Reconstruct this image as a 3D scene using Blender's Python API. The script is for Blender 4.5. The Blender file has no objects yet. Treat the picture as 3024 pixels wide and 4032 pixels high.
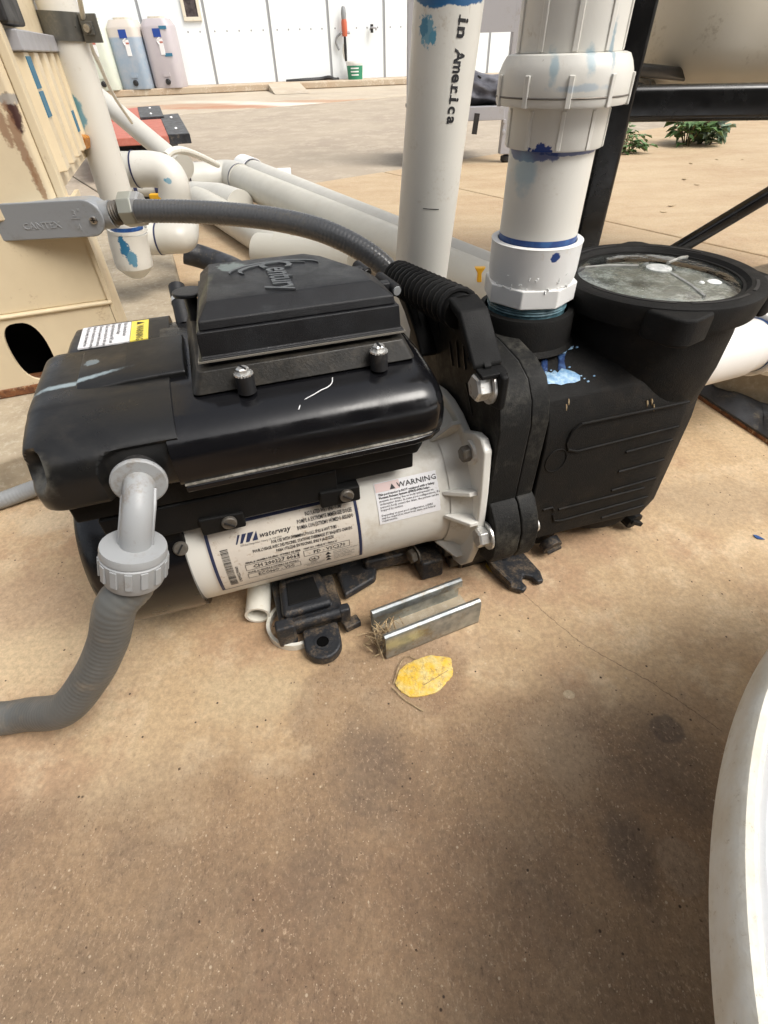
import bpy, bmesh, math, random
from mathutils import Vector, Matrix
random.seed(7)
R = math.radians
C = bpy.context.scene.collection
# ------------------------------------------------------------------ camera
H = .5; PITCH = R(42.8); ROLL = R(1.8); FL = 1972.0
cam_d = bpy.data.cameras.new('camera'); cam = bpy.data.objects.new('camera', cam_d); C.objects.link(cam)
cp, sp, cr, sr = math.cos(PITCH), math.sin(PITCH), math.cos(ROLL), math.sin(ROLL)
fwd = Vector((0, cp, -sp)); up0 = Vector((0, sp, cp)); rt0 = Vector((1, 0, 0))
rt = rt0*cr - up0*sr; up = rt0*sr + up0*cr
M3 = Matrix((rt, up, -fwd)).transposed()
cam.matrix_world = Matrix.Translation((0, 0, H)) @ M3.to_4x4()
cam_d.sensor_fit = 'VERTICAL'; cam_d.sensor_height = 24; cam_d.lens = FL/4032*24
cam_d.clip_start = .01; cam_d.clip_end = 500
bpy.context.scene.camera = cam
# ------------------------------------------------------------------ light
SUN_EL, SUN_AZ = 53, 120      # hazy sun from the right, a little behind the viewer
w = bpy.data.worlds.new('World'); bpy.context.scene.world = w; w.use_nodes = True
nt = w.node_tree; nt.nodes.clear()
sky = nt.nodes.new('ShaderNodeTexSky'); sky.sky_type = 'NISHITA'; sky.sun_disc = False
sky.sun_elevation = R(SUN_EL); sky.sun_rotation = R(SUN_AZ); sky.dust_density = 6; sky.air_density = 1; sky.ozone_density = 1
hs = nt.nodes.new('ShaderNodeHueSaturation'); hs.inputs['Saturation'].default_value = .28
bg = nt.nodes.new('ShaderNodeBackground'); bg.inputs['Strength'].default_value = .15
wo = nt.nodes.new('ShaderNodeOutputWorld')
nt.links.new(sky.outputs[0], hs.inputs['Color']); nt.links.new(hs.outputs[0], bg.inputs[0]); nt.links.new(bg.outputs[0], wo.inputs[0])
sd = bpy.data.lights.new('sun', 'SUN'); sd.energy = 1.2; sd.angle = R(28); sd.color = (1, .95, .87)
sun = bpy.data.objects.new('sun', sd); C.objects.link(sun)
az, el = R(SUN_AZ), R(SUN_EL)
sun.rotation_euler = Vector((math.sin(az)*math.cos(el), math.cos(az)*math.cos(el), math.sin(el))).to_track_quat('Z', 'Y').to_euler()
vs = bpy.context.scene.view_settings
vs.view_transform = 'Standard'; vs.look = 'None'; vs.exposure = .46; vs.gamma = 1; vs.use_curve_mapping = False
ROOF_Y = -1.5  # front edge of the added, unseen roof
# ------------------------------------------------------------------ survey helpers: sight line -> place
SC = 3024/1659
def ray(x, y):
    a = (x*SC-1512)/FL; b = (2016-y*SC)/FL
    X = a*cr+b*sr; Y = -a*sr+b*cr
    return Vector((X, cp+Y*sp, -sp+Y*cp))
def onz(x, y, z=0.0):
    r = ray(x, y); k = (z-H)/r.z; return Vector((r.x*k, r.y*k, z))
def ony(x, y, Yw):
    r = ray(x, y); k = Yw/r.y; return Vector((r.x*k, Yw, H+r.z*k))
OX, OY, YAW = .159, .545, R(17)
def PW(u, v, w_): return Vector((OX+u*math.cos(YAW)-v*math.sin(YAW), OY+u*math.sin(YAW)+v*math.cos(YAW), w_))
# ------------------------------------------------------------------ materials
class NT:
    def __init__(s, name):
        s.m = bpy.data.materials.new(name); s.m.use_nodes = True; s.t = s.m.node_tree
        s.b = s.t.nodes['Principled BSDF']; s.pos = None
    def n(s, ty, **k):
        nd = s.t.nodes.new(ty)
        for a, v in k.items(): setattr(nd, a, v)
        return nd
    def l(s, a, b): s.t.links.new(a, b)
    def P(s):
        if s.pos is None: s.pos = s.n('ShaderNodeNewGeometry').outputs['Position']
        return s.pos
    def noise(s, scale, detail=4, rough=.6, vec=None, dist=0):
        nd = s.n('ShaderNodeTexNoise'); nd.inputs['Scale'].default_value = scale; nd.inputs['Detail'].default_value = detail
        nd.inputs['Roughness'].default_value = rough; nd.inputs['Distortion'].default_value = dist
        s.l(vec or s.P(), nd.inputs['Vector']); return nd.outputs['Fac']
    def mr(s, v, a, b, c=0., d=1., sm=True):
        nd = s.n('ShaderNodeMapRange'); nd.interpolation_type = 'SMOOTHSTEP' if sm else 'LINEAR'
        s.l(v, nd.inputs['Value'])
        for i, q in zip(('From Min', 'From Max', 'To Min', 'To Max'), (a, b, c, d)): nd.inputs[i].default_value = q
        return nd.outputs['Result']
    def math(s, op, a, b=None):
        nd = s.n('ShaderNodeMath', operation=op)
        for i, q in enumerate((a, b)):
            if q is None: continue
            if isinstance(q, (int, float)): nd.inputs[i].default_value = q
            else: s.l(q, nd.inputs[i])
        return nd.outputs[0]
    def mix(s, f, a, b, mode='MIX'):
        nd = s.n('ShaderNodeMix', data_type='RGBA', blend_type=mode)
        for sock, q in ((nd.inputs[0], f), (nd.inputs[6], a), (nd.inputs[7], b)):
            if isinstance(q, (int, float)): sock.default_value = q
            elif isinstance(q, (tuple, list)): sock.default_value = (*q[:3], 1)
            else: s.l(q, sock)
        return nd.outputs[2]
    def vmap(s, scale=(1, 1, 1), loc=(0, 0, 0), rot=(0, 0, 0), vec=None):
        nd = s.n('ShaderNodeMapping'); nd.inputs['Scale'].default_value = scale; nd.inputs['Location'].default_value = loc; nd.inputs['Rotation'].default_value = rot
        s.l(vec or s.P(), nd.inputs['Vector']); return nd.outputs[0]
    def blob(s, c, r, ns=60, amt=.9, edge=.12, rotz=0):
        """mask of an irregular patch: centre c, radii r, ragged by noise"""
        sub = s.n('ShaderNodeVectorMath', operation='SUBTRACT'); s.l(s.P(), sub.inputs[0]); sub.inputs[1].default_value = c
        v = s.vmap((1/r[0], 1/r[1], 1/r[2]), (0, 0, 0), (0, 0, 0), s.vmap(rot=(0, 0, rotz), vec=sub.outputs[0]))
        ln = s.n('ShaderNodeVectorMath', operation='LENGTH'); s.l(v, ln.inputs[0])
        nz = s.math('MULTIPLY', s.math('SUBTRACT', s.noise(ns, 5, .65), .5), amt*2.4)
        d = s.math('ADD', ln.outputs['Value'], nz)
        return s.mr(d, 1-edge, 1+edge, 1, 0)
    def bump(s, h, st, dist=.002, chain=None):
        nd = s.n('ShaderNodeBump'); nd.inputs['Strength'].default_value = st; nd.inputs['Distance'].default_value = dist
        s.l(h, nd.inputs['Height'])
        if chain: s.l(chain, nd.inputs['Normal'])
        return nd.outputs[0]
def simple(name, col, rough=.5, metal=0, var=None, vs_=40, dirt=None, ds=12, dlo=.5, dhi=.75, bump=None, bs=300, stains=(), coat=0, trans=0, spec=None, scratch=None):
    N = NT(name); c = col
    if var: c = N.mix(N.mr(N.noise(vs_, 5), .35, .7), col, var)
    if dirt: c = N.mix(N.mr(N.math('MULTIPLY', N.noise(ds, 6, .7), N.mr(N.noise(ds*9, 4, .7), .2, .7, .8, 1.15)), dlo, dhi, 0, .8), c, dirt)
    if scratch:
        v = N.vmap((1, 1, .08)); m = N.mr(N.noise(260, 3, .7, v), .68, .74)
        c = N.mix(N.math('MULTIPLY', m, N.mr(N.noise(14, 2), .5, .6)), c, scratch)
    for st in stains:
        f = N.blob(*st[0], **(st[2] if len(st) > 2 else {}))
        c = N.mix(N.math('MULTIPLY', f, st[3] if len(st) > 3 else 1.0), c, st[1])
    if isinstance(c, tuple): N.b.inputs['Base Color'].default_value = (*c, 1)
    else: N.l(c, N.b.inputs['Base Color'])
    N.l(N.mr(N.noise(30, 5), .3, .7, max(0, rough-.08), rough+.1), N.b.inputs['Roughness'])
    N.b.inputs['Metallic'].default_value = metal; N.b.inputs['Coat Weight'].default_value = coat
    N.b.inputs['Transmission Weight'].default_value = trans
    if spec is not None: N.b.inputs['Specular IOR Level'].default_value = spec
    if bump: N.l(N.bump(N.noise(bs, 3), bump), N.b.inputs['Normal'])
    return N.m
BLUE = (.01, .045, .22); LBLUE = (.10, .30, .42)
m_blkmatte = simple('matte black moulded plastic', (.009, .009, .009), .58, dirt=(.03, .025, .019), ds=9, dlo=.58, dhi=.9, bump=.25, bs=900, spec=.16)
m_strainer = simple('dusty moulded pump body', (.010, .0096, .009), .62, dirt=(.04, .031, .022), ds=7, dlo=.55, dhi=.95, bump=.35, bs=800, spec=.17)
m_flangeb = simple('scuffed volute plastic', (.012, .012, .0115), .58, dirt=(.085, .08, .066), ds=16, dlo=.46, dhi=.85, bump=.3, bs=700, spec=.18, scratch=(.12, .12, .11))
m_blkgloss = simple('glossy black plastic', (.005, .005, .006), .20, dirt=(.016, .015, .013), ds=7, dlo=.6, dhi=.98, bump=.05, bs=60,
    stains=[((PW(-.455, -.045, .30), (.05, .006, .02), 140, .5, .35, -YAW-.25), (.34, .42, .46)), ((PW(-.44, 0, .31), (.008, .006, .01), 300, .5), (.12, .16, .18)),
            ((PW(-.46, -.118, .28), (.014, .01, .02), 90, .8, .5), (.07, .065, .055))])
SM_0 = onz(92, 868, .292); SM_1 = onz(242, 820, .299); SM_C = (SM_0+SM_1)/2; SM_A = math.atan2(SM_1.y-SM_0.y, SM_1.x-SM_0.x)
m_cap = simple('dusty satin black cover', (.008, .008, .008), .34, dirt=(.045, .039, .03), ds=6, dlo=.5, dhi=.9, bump=.1, bs=90,
    stains=[((SM_C, (.034, .0035, .03), 200, .55, .5, -SM_A), (.34, .42, .45), {}, .75), ((PW(-.43, -.005, .31), (.007, .006, .012), 300, .5), (.14, .18, .2)),
            ((PW(-.47, -.122, .275), (.012, .012, .014), 90, .8, .5), (.09, .085, .07))])
m_keypad = simple('textured black keypad cover', (.008, .008, .009), .40, var=(.015, .016, .018), vs_=25, dirt=(.05, .054, .056), ds=18, dlo=.56, dhi=.9, bump=.3, bs=1400, spec=.35,
    stains=[((PW(-.295, .03, .357), (.012, .012, .01), 120, .9), (.14, .17, .16)), ((PW(-.327, -.03, .335), (.004, .05, .03), 60, .8, .6), (.11, .105, .06))])
m_skirt = simple('dusty controller skirt', (.014, .013, .011), .5, dirt=(.055, .047, .036), ds=14, dlo=.42, dhi=.7, bump=.15, bs=400)
m_dustblk = simple('dirt caked black plastic', (.014, .016, .020), .55, dirt=(.17, .125, .08), ds=38, dlo=.47, dhi=.75, bump=.4, bs=260)
m_motor = simple('cream motor paint', (.70, .685, .63), .38, dirt=(.50, .44, .34), ds=10, dlo=.5, dhi=.9, bump=.05, bs=500, coat=.1)
m_flangew = simple('grimy white endbell', (.73, .72, .67), .4, dirt=(.48, .42, .33), ds=26, dlo=.58, dhi=.9, bump=.12, bs=250)
def pvc(name, stains=(), col=(.68, .665, .61), dirt=(.50, .45, .37), **k):
    return simple(name, col, .38, var=tuple(q_*.93 for q_ in col), vs_=7, dirt=dirt, ds=k.pop('ds', 30), dlo=.62, dhi=.82, bump=.04, bs=350, stains=stains, scratch=(.34, .30, .24), **k)
m_pvc = pvc('weathered white pvc', col=(.57, .555, .50))
m_pvcw = simple('clean white pvc', (.80, .80, .78), .33, dirt=(.55, .5, .4), ds=40, dlo=.62, dhi=.8, bump=.04, bs=300)
m_primer = simple('blue purple pipe primer', (.012, .05, .20), .35, var=(.03, .11, .30), vs_=90)
m_marker = simple('dark blue marker ring', (.03, .035, .09), .5)
m_tape = simple('blue thread sealant', (.05, .12, .15), .45, var=(.16, .28, .32), vs_=120)
m_zinc = simple('zinc plated steel', (.74, .74, .72), .34, .75, dirt=(.30, .25, .18), ds=120, dlo=.5, dhi=.75)
m_dullbolt = simple('dusty bolt steel', (.14, .13, .115), .5, .4, dirt=(.12, .095, .065), ds=150, dlo=.4, dhi=.7)
m_galv = simple('galvanised strut', (.50, .53, .53), .36, .85, var=(.30, .33, .34), vs_=60, dirt=(.34, .29, .21), ds=35, dlo=.5, dhi=.7, bump=.08, bs=200)
m_grey = simple('grey conduit plastic', (.26, .27, .275), .42, dirt=(.20, .18, .14), ds=14, dlo=.5, dhi=.8, bump=.05, bs=400)
m_flex = simple('dark grey glossy flexible conduit', (.085, .088, .092), .26, dirt=(.15, .14, .12), ds=14, dlo=.55, dhi=.9)
m_lb = simple('blue grey conduit box plastic', (.27, .285, .30), .38, dirt=(.2, .19, .17), ds=14, dlo=.55, dhi=.85)
m_lbl = simple('raised box lettering', (.33, .345, .36), .35)
m_ggrey = simple('grey liquidtight fitting', (.29, .295, .295), .4, dirt=(.2, .17, .13), ds=30, dlo=.55, dhi=.8)
m_blkrub = simple('black rubber', (.016, .017, .02), .45, var=(.05, .055, .065), vs_=18, dirt=(.16, .13, .09), ds=30, dlo=.55, dhi=.75, bump=.3, bs=120)
m_beige = simple('aged beige enamel', (.72, .61, .42), .36, var=(.67, .56, .38), vs_=9, dirt=(.33, .20, .10), ds=22, dlo=.62, dhi=.85, bump=.06, bs=180)
m_beiger = simple('rust streaked beige enamel', (.72, .61, .42), .36, var=(.66, .55, .38), vs_=9, dirt=(.33, .20, .10), ds=22, dlo=.62, dhi=.85, bump=.06, bs=180,
    stains=[((ony(22, 245, .86), (.006, .03, .022), 120, .5, .2), (.07, .035, .03)), ((ony(12, 215, .86), (.012, .03, .006), 120, .6, .2), (.35, .32, .28)),
            ((ony(40, 315, .86), (.005, .03, .045), 130, .9, .3), (.26, .14, .08), {}, .8), ((ony(76, 390, .86), (.004, .03, .03), 150, .9, .3), (.30, .17, .09), {}, .8), ((ony(6, 275, .86), (.006, .03, .022), 150, .9, .3), (.26, .14, .08), {}, .8),
            ((ony(20, 860, .82), (.10, .05, .012), 90, 1.4, .5), (.30, .13, .04)), ((ony(115, 835, .86), (.02, .05, .02), 120, 1.4, .4), (.30, .17, .08), {}, .8), ((ony(30, 595, .87), (.006, .05, .006), 260, 1.2, .2), (.2, .1, .05))])
m_rust = simple('rusty steel edge', (.22, .085, .03), .8, var=(.08, .03, .015), vs_=90, dirt=(.5, .4, .25), ds=60, dlo=.55, dhi=.7, bump=.3, bs=300)
m_frame = simple('black painted steel frame', (.006, .006, .006), .22, var=(.010, .010, .010), vs_=20, spec=.5)
m_tank = simple('stained beige poly tank', (.72, .66, .54), .36, var=(.68, .62, .50), vs_=5, dirt=(.36, .29, .18), ds=16, dlo=.58, dhi=.8, bump=.05, bs=60)
m_tub = simple('white poly tub lid', (.80, .82, .85), .5, var=(.78, .80, .84), vs_=6, dirt=(.66, .64, .6), ds=200, dlo=.72, dhi=.86, bump=.12, bs=500)
m_tubrim = simple('dirty white tub rim', (.76, .74, .66), .55, var=(.68, .63, .52), vs_=40, dirt=(.42, .35, .24), ds=160, dlo=.62, dhi=.78, bump=.3, bs=180)
m_wall = simple('white wall panel', (.78, .82, .83), .4, var=(.80, .84, .85), vs_=2)
m_seam = simple('grey wall seam', (.30, .31, .32), .6)
m_steel = simple('grey painted steel', (.36, .36, .38), .4, dirt=(.3, .28, .24), ds=20, dlo=.55, dhi=.8)
m_steeldark = simple('dark added blocker sheet', (.10, .10, .10), .6)  # for the added roof, posts and wall out of view
m_palegask = simple('pale gasket edge', (.34, .32, .28), .5, dirt=(.1, .09, .07), ds=60, dlo=.45, dhi=.6)
m_clamp = simple('oiled dark clamp steel', (.13, .13, .12), .35, .5, dirt=(.2, .19, .16), ds=30, dlo=.5, dhi=.8)
m_bag = simple('dark grey cloth', (.21, .21, .235), .95, var=(.12, .12, .135), vs_=22, bump=.4, bs=90)
m_red = simple('faded red composite board', (.46, .14, .10), .75, var=(.52, .19, .14), vs_=60, dirt=(.35, .14, .10), ds=30, dlo=.5, dhi=.7, bump=.3, bs=200)
m_black = simple('plain black', (.012, .012, .013), .5, dirt=(.06, .055, .05), ds=40, dlo=.5, dhi=.8)
m_white = simple('white lettering', (.8, .8, .8), .5)
m_ink = simple('black print', (.015, .015, .018), .5)
m_ink2 = simple('faded navy print', (.02, .028, .075), .5)
m_label = simple('aged white label', (.66, .61, .53), .4, var=(.60, .55, .48), vs_=30, dirt=(.40, .30, .2), ds=160, dlo=.60, dhi=.70)
m_label2 = simple('white warning label', (.76, .76, .78), .35, dirt=(.55, .5, .45), ds=90, dlo=.62, dhi=.8)
m_pink = simple('faded pink label strip', (.72, .56, .54), .4)
m_yel = simple('yellow label strip', (.80, .66, .10), .4, dirt=(.7, .6, .3), ds=100, dlo=.55, dhi=.8)
m_yellow = simple('yellow plastic', (.75, .40, .02), .4)
m_orange = simple('orange amber plastic', (.50, .20, .01), .3, var=(.3, .1, .01), vs_=60)
m_void = simple('painted inside shade', (.003, .003, .003), .9, spec=.05)  # near-black colour puts the shade inside openings into the material
m_natural = simple('translucent natural tube', (.72, .70, .62), .35, dirt=(.6, .55, .4), ds=60, dlo=.55, dhi=.8)
m_stainless = simple('brushed stainless', (.45, .43, .40), .3, 1, dirt=(.2, .17, .12), ds=60, dlo=.5, dhi=.8)
m_bluetape = simple('blue masking tape', (.035, .15, .25), .6, var=(.05, .2, .31), vs_=120)
m_twig = simple('dry straw', (.50, .38, .22), .8, var=(.2, .13, .07), vs_=200)
m_conc = simple('rough concrete', (.42, .35, .25), .85, var=(.33, .27, .19), vs_=20, dirt=(.50, .44, .34), ds=90, dlo=.5, dhi=.7, bump=.5, bs=160)
m_concfar = simple('pale dusty concrete', (.48, .41, .31), .85, var=(.41, .34, .26), vs_=1.3, dirt=(.50, .45, .37), ds=4, dlo=.5, dhi=.7, bump=.1, bs=30,
    stains=[((onz(640, 222), (2.2, .5, 1), 2.5, .7, .3, .1), (.42, .21, .11), {}, .6), ((onz(560, 229), (1.2, .25, 1), 3, .7, .2, .1), (.40, .17, .09), {}, .6),
            ((onz(780, 228), (2.6, .3, 1), 2, .5, .5, .6), (.72, .68, .6), {}, .8)])
m_mid = simple('greyish worn concrete', (.40, .335, .255), .85, var=(.34, .28, .215), vs_=1.5, dirt=(.46, .39, .30), ds=5, dlo=.48, dhi=.65, bump=.15, bs=60)
m_kerb = simple('stained kerb concrete', (.45, .37, .27), .85, var=(.42, .30, .2), vs_=3, dirt=(.62, .56, .45), ds=6, dlo=.5, dhi=.7)
m_dark = simple('damp dark earth', (.05, .04, .03), .9)
# near slab: tan concrete with wet-brown zone towards the camera (part stain, part painted shade), streaky fine flecks, grit
def near_mat():
    N = NT('stained tan concrete slab'); P = N.P()
    sx = N.n('ShaderNodeSeparateXYZ'); N.l(P, sx.inputs[0])
    tan = N.mix(N.mr(N.noise(5, 5, .6), .38, .66), (.51, .365, .215), (.41, .28, .16))
    tan = N.mix(N.mr(N.noise(1.2, 4), .42, .62), tan, (.60, .46, .29))
    tan = N.mix(N.mr(N.noise(3.5, 6, .68, N.vmap((1, 1, 1), (9, 4, 0))), .46, .62, 0, .75), tan, (.40, .25, .15))
    tan = N.mix(N.mr(N.noise(14, 6, .7, N.vmap((1, 1, 1), (2, 8, 0))), .48, .66, 0, .6), tan, (.64, .50, .33))
    far = N.mr(sx.outputs['Y'], .7, 2.2)
    tan = N.mix(N.math('MULTIPLY', far, .8), tan, N.mix(N.mr(N.noise(2.5, 6, .65, N.vmap((1, 2.5, 1), rot=(0, 0, -.6))), .35, .65), (.50, .39, .25), (.43, .31, .19)))
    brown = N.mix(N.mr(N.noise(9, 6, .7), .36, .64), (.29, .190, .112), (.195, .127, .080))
    # brown zone mask, wet stain plus foreground shade put into the colour: y < ~.2 with ragged edge, more on the right
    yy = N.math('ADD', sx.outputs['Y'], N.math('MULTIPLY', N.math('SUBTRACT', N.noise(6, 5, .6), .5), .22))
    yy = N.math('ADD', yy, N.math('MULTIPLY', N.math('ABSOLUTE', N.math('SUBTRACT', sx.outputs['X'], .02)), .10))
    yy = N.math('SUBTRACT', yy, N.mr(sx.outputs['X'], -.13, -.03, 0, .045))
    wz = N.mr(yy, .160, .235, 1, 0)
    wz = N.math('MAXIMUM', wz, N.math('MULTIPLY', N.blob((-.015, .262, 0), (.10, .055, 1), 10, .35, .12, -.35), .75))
    wz = N.math('MAXIMUM', wz, N.math('MULTIPLY', N.blob(tuple(onz(1560, 1690)), (.06, .10, 1), 12, .4, .45), .7))  # tub's soft shadow painted in as brown
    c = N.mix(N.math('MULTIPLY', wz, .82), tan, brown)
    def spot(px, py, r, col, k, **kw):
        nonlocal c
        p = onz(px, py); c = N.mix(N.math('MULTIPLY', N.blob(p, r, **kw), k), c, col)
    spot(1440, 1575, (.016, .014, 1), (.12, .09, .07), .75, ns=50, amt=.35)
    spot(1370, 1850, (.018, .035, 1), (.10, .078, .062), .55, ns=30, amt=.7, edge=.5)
    spot(1445, 1640, (.04, .05, 1), (.14, .10, .07), .45, ns=20, amt=.6, edge=.6)  # more of the tub's shadow put into the slab colour
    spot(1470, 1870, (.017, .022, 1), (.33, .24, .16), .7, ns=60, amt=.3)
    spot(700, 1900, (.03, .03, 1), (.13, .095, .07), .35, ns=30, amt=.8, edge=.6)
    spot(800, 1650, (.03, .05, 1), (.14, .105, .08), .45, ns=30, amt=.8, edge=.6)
    spot(540, 1500, (.05, .03, 1), (.55, .43, .27), .6, ns=20, amt=.8, edge=.5)
    spot(1210, 1620, (.035, .04, 1), (.42, .31, .20), .6, ns=25, amt=.7, edge=.6)
    spot(1230, 1500, (.006, .005, 1), (.60, .50, .34), .6, ns=50, amt=.3)
    spot(120, 1120, (.06, .03, 1), (.60, .50, .36), .5, ns=20, amt=.8, edge=.5)
    spot(60, 1300, (.09, .05, 1), (.36, .23, .15), .5, ns=14, amt=.8, edge=.5)
    spot(1560, 1080, (.1, .05, 1), (.38, .29, .19), .5, ns=14, amt=.8, edge=.5)
    spot(1000, 1390, (.04, .02, 1), (.36, .24, .15), .4, ns=20, amt=.8, edge=.5)
    # streaky light flecks and grain
    v1 = N.vmap((1, .62, 1), rot=(0, 0, .55))
    fl = N.mr(N.noise(330, 4, .8, v1), .53, .66)
    zone = N.mr(wz, 0, 1, .35, 1.0)
    c = N.mix(N.math('MULTIPLY', N.math('MULTIPLY', fl, zone), N.mr(N.noise(25, 4, .7), .35, .65, .20, .72)), c, (.56, .41, .275))
    dk = N.mr(N.noise(380, 4, .8, N.vmap((1, .4, 1), (3, 5, 0), (0, 0, .5))), .53, .68)
    c = N.mix(N.math('MULTIPLY', N.math('MULTIPLY', dk, zone), N.mr(N.noise(18, 4, .7), .35, .65, .25, .7)), c, (.11, .07, .045))
    md = N.mr(N.noise(160, 6, .8), .3, .7, .80, 1.2)
    c = N.mix(1.0, c, md, 'MULTIPLY')
    vo = N.n('ShaderNodeTexVoronoi'); vo.inputs['Scale'].default_value = 150; N.l(P, vo.inputs['Vector'])
    sz = N.n('ShaderNodeSeparateColor'); N.l(vo.outputs['Color'], sz.inputs[0])
    sm = N.math('MULTIPLY', N.mr(vo.outputs['Distance'], .10, .2, 1, 0), N.mr(sz.outputs[0], .955, .965))
    c = N.mix(N.math('MULTIPLY', sm, .7), c, (.62, .50, .36))
    sm2 = N.math('MULTIPLY', N.mr(vo.outputs['Distance'], .12, .22, 1, 0), N.mr(sz.outputs[1], .965, .972))
    c = N.mix(sm2, c, (.07, .045, .03))
    # hairline crack
    pts = [onz(*p) for p in ((1110, 1262), (1150, 1300), (1205, 1348), (1260, 1392), (1330, 1432), (1400, 1470), (1490, 1530), (1560, 1580))]
    wob = N.math('MULTIPLY', N.math('SUBTRACT', N.noise(120, 5, .7), .5), .006)
    best = None
    for a, b in zip(pts, pts[1:]):
        d = (b-a).xy; L = d.length; d /= L
        vx = N.math('SUBTRACT', sx.outputs['X'], a.x); vy = N.math('SUBTRACT', sx.outputs['Y'], a.y)
        t = N.math('ADD', N.math('MULTIPLY', vx, d.x), N.math('MULTIPLY', vy, d.y))
        s_ = N.math('ABSOLUTE', N.math('ADD', N.math('ADD', N.math('MULTIPLY', vx, -d.y), N.math('MULTIPLY', vy, d.x)), wob))
        inside = N.math('MULTIPLY', N.math('GREATER_THAN', t, 0), N.math('LESS_THAN', t, L))
        q = N.math('MULTIPLY', N.mr(s_, .0002, .0007, 1, 0), inside)
        best = q if best is None else N.math('MAXIMUM', best, q)
    c = N.mix(N.math('MULTIPLY', best, .6), c, (.10, .065, .04))
    N.l(c, N.b.inputs['Base Color'])
    N.l(N.mr(N.noise(40, 4), .3, .7, .62, .85), N.b.inputs['Roughness']); N.b.inputs['Specular IOR Level'].default_value = .35
    b1 = N.bump(N.noise(240, 6, .8), .6, .0016)
    b2 = N.bump(N.math('SUBTRACT', 1, best), .5, .001, b1)
    N.l(b2, N.b.inputs['Normal'])
    return N.m
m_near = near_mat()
def yellow_mat():
    return simple('yellow paint splotch', (.80, .50, .05), .6, var=(.70, .58, .26), vs_=90, dirt=(.42, .28, .12), ds=130, dlo=.54, dhi=.66, bump=.8, bs=300)
m_splotch = yellow_mat()
def bluefoam():
    return simple('dried light blue drips', (.16, .33, .55), .35, var=(.45, .62, .75), vs_=160, bump=.3, bs=400)
m_drip = bluefoam()
m_dripdark = simple('thin dark blue drip', (.02, .04, .12), .3, var=(.07, .14, .30), vs_=120)
def leafmat(nm, a, b):
    N = NT(nm); N.l(N.mix(N.mr(N.noise(25, 3), .35, .65), a, b), N.b.inputs['Base Color']); N.b.inputs['Roughness'].default_value = .5
    N.b.inputs['Transmission Weight'].default_value = 0; return N.m
m_leaf = leafmat('green weed leaf', (.07, .15, .04), (.14, .23, .09))
m_leaf2 = leafmat('grey green leaf', (.17, .25, .17), (.24, .31, .21))
m_stem = simple('brown green stem', (.14, .12, .06), .7)
# glass lid
Ng = NT('clear strainer lid plastic'); Ng.t.nodes.remove(Ng.b)
tr_ = Ng.n('ShaderNodeBsdfTransparent'); tr_.inputs[0].default_value = (.93, .95, .94, 1); gg = Ng.n('ShaderNodeBsdfGlossy')
Ng.l(Ng.mr(Ng.noise(60, 5), .35, .7, .02, .16), gg.inputs['Roughness']); bn_ = Ng.bump(Ng.noise(30, 3), .35, .004); Ng.l(bn_, gg.inputs['Normal'])
fr_n = Ng.n('ShaderNodeLayerWeight'); fr_n.inputs[0].default_value = .5
mx_ = Ng.n('ShaderNodeMixShader'); Ng.l(Ng.math('ADD', Ng.math('MULTIPLY', Ng.math('POWER', fr_n.outputs['Facing'], 4), .6), .10), mx_.inputs[0]); Ng.l(tr_.outputs[0], mx_.inputs[1]); Ng.l(gg.outputs[0], mx_.inputs[2])
Ng.l(mx_.outputs[0], Ng.t.nodes['Material Output'].inputs['Surface']); m_glass = Ng.m
m_rib = simple('frosted lid rib', (.42, .42, .40), .15, var=(.25, .25, .23), vs_=80)
m_water = simple('murky basket with painted glints', (.20, .20, .18), .12, var=(.36, .355, .32), vs_=18, dirt=(.66, .66, .63), ds=32, dlo=.48, dhi=.62, bump=.8, bs=45)  # murky water; pale mottles also paint lid reflections into the colour
m_winglass = simple('dark window glass', (.03, .025, .025), .1, var=(.12, .10, .10), vs_=6)
def drum_mat(nm, base, low, lvl):
    N = NT(nm); sx = N.n('ShaderNodeSeparateXYZ'); N.l(N.P(), sx.inputs[0])
    c = N.mix(N.mr(sx.outputs['Z'], lvl-.01, lvl+.01, 1, 0), base, low); c = N.mix(N.mr(N.noise(9, 5), .35, .7, 0, .3), c, (.5, .47, .45))
    N.l(c, N.b.inputs['Base Color']); N.b.inputs['Roughness'].default_value = .45; return N.m
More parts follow.
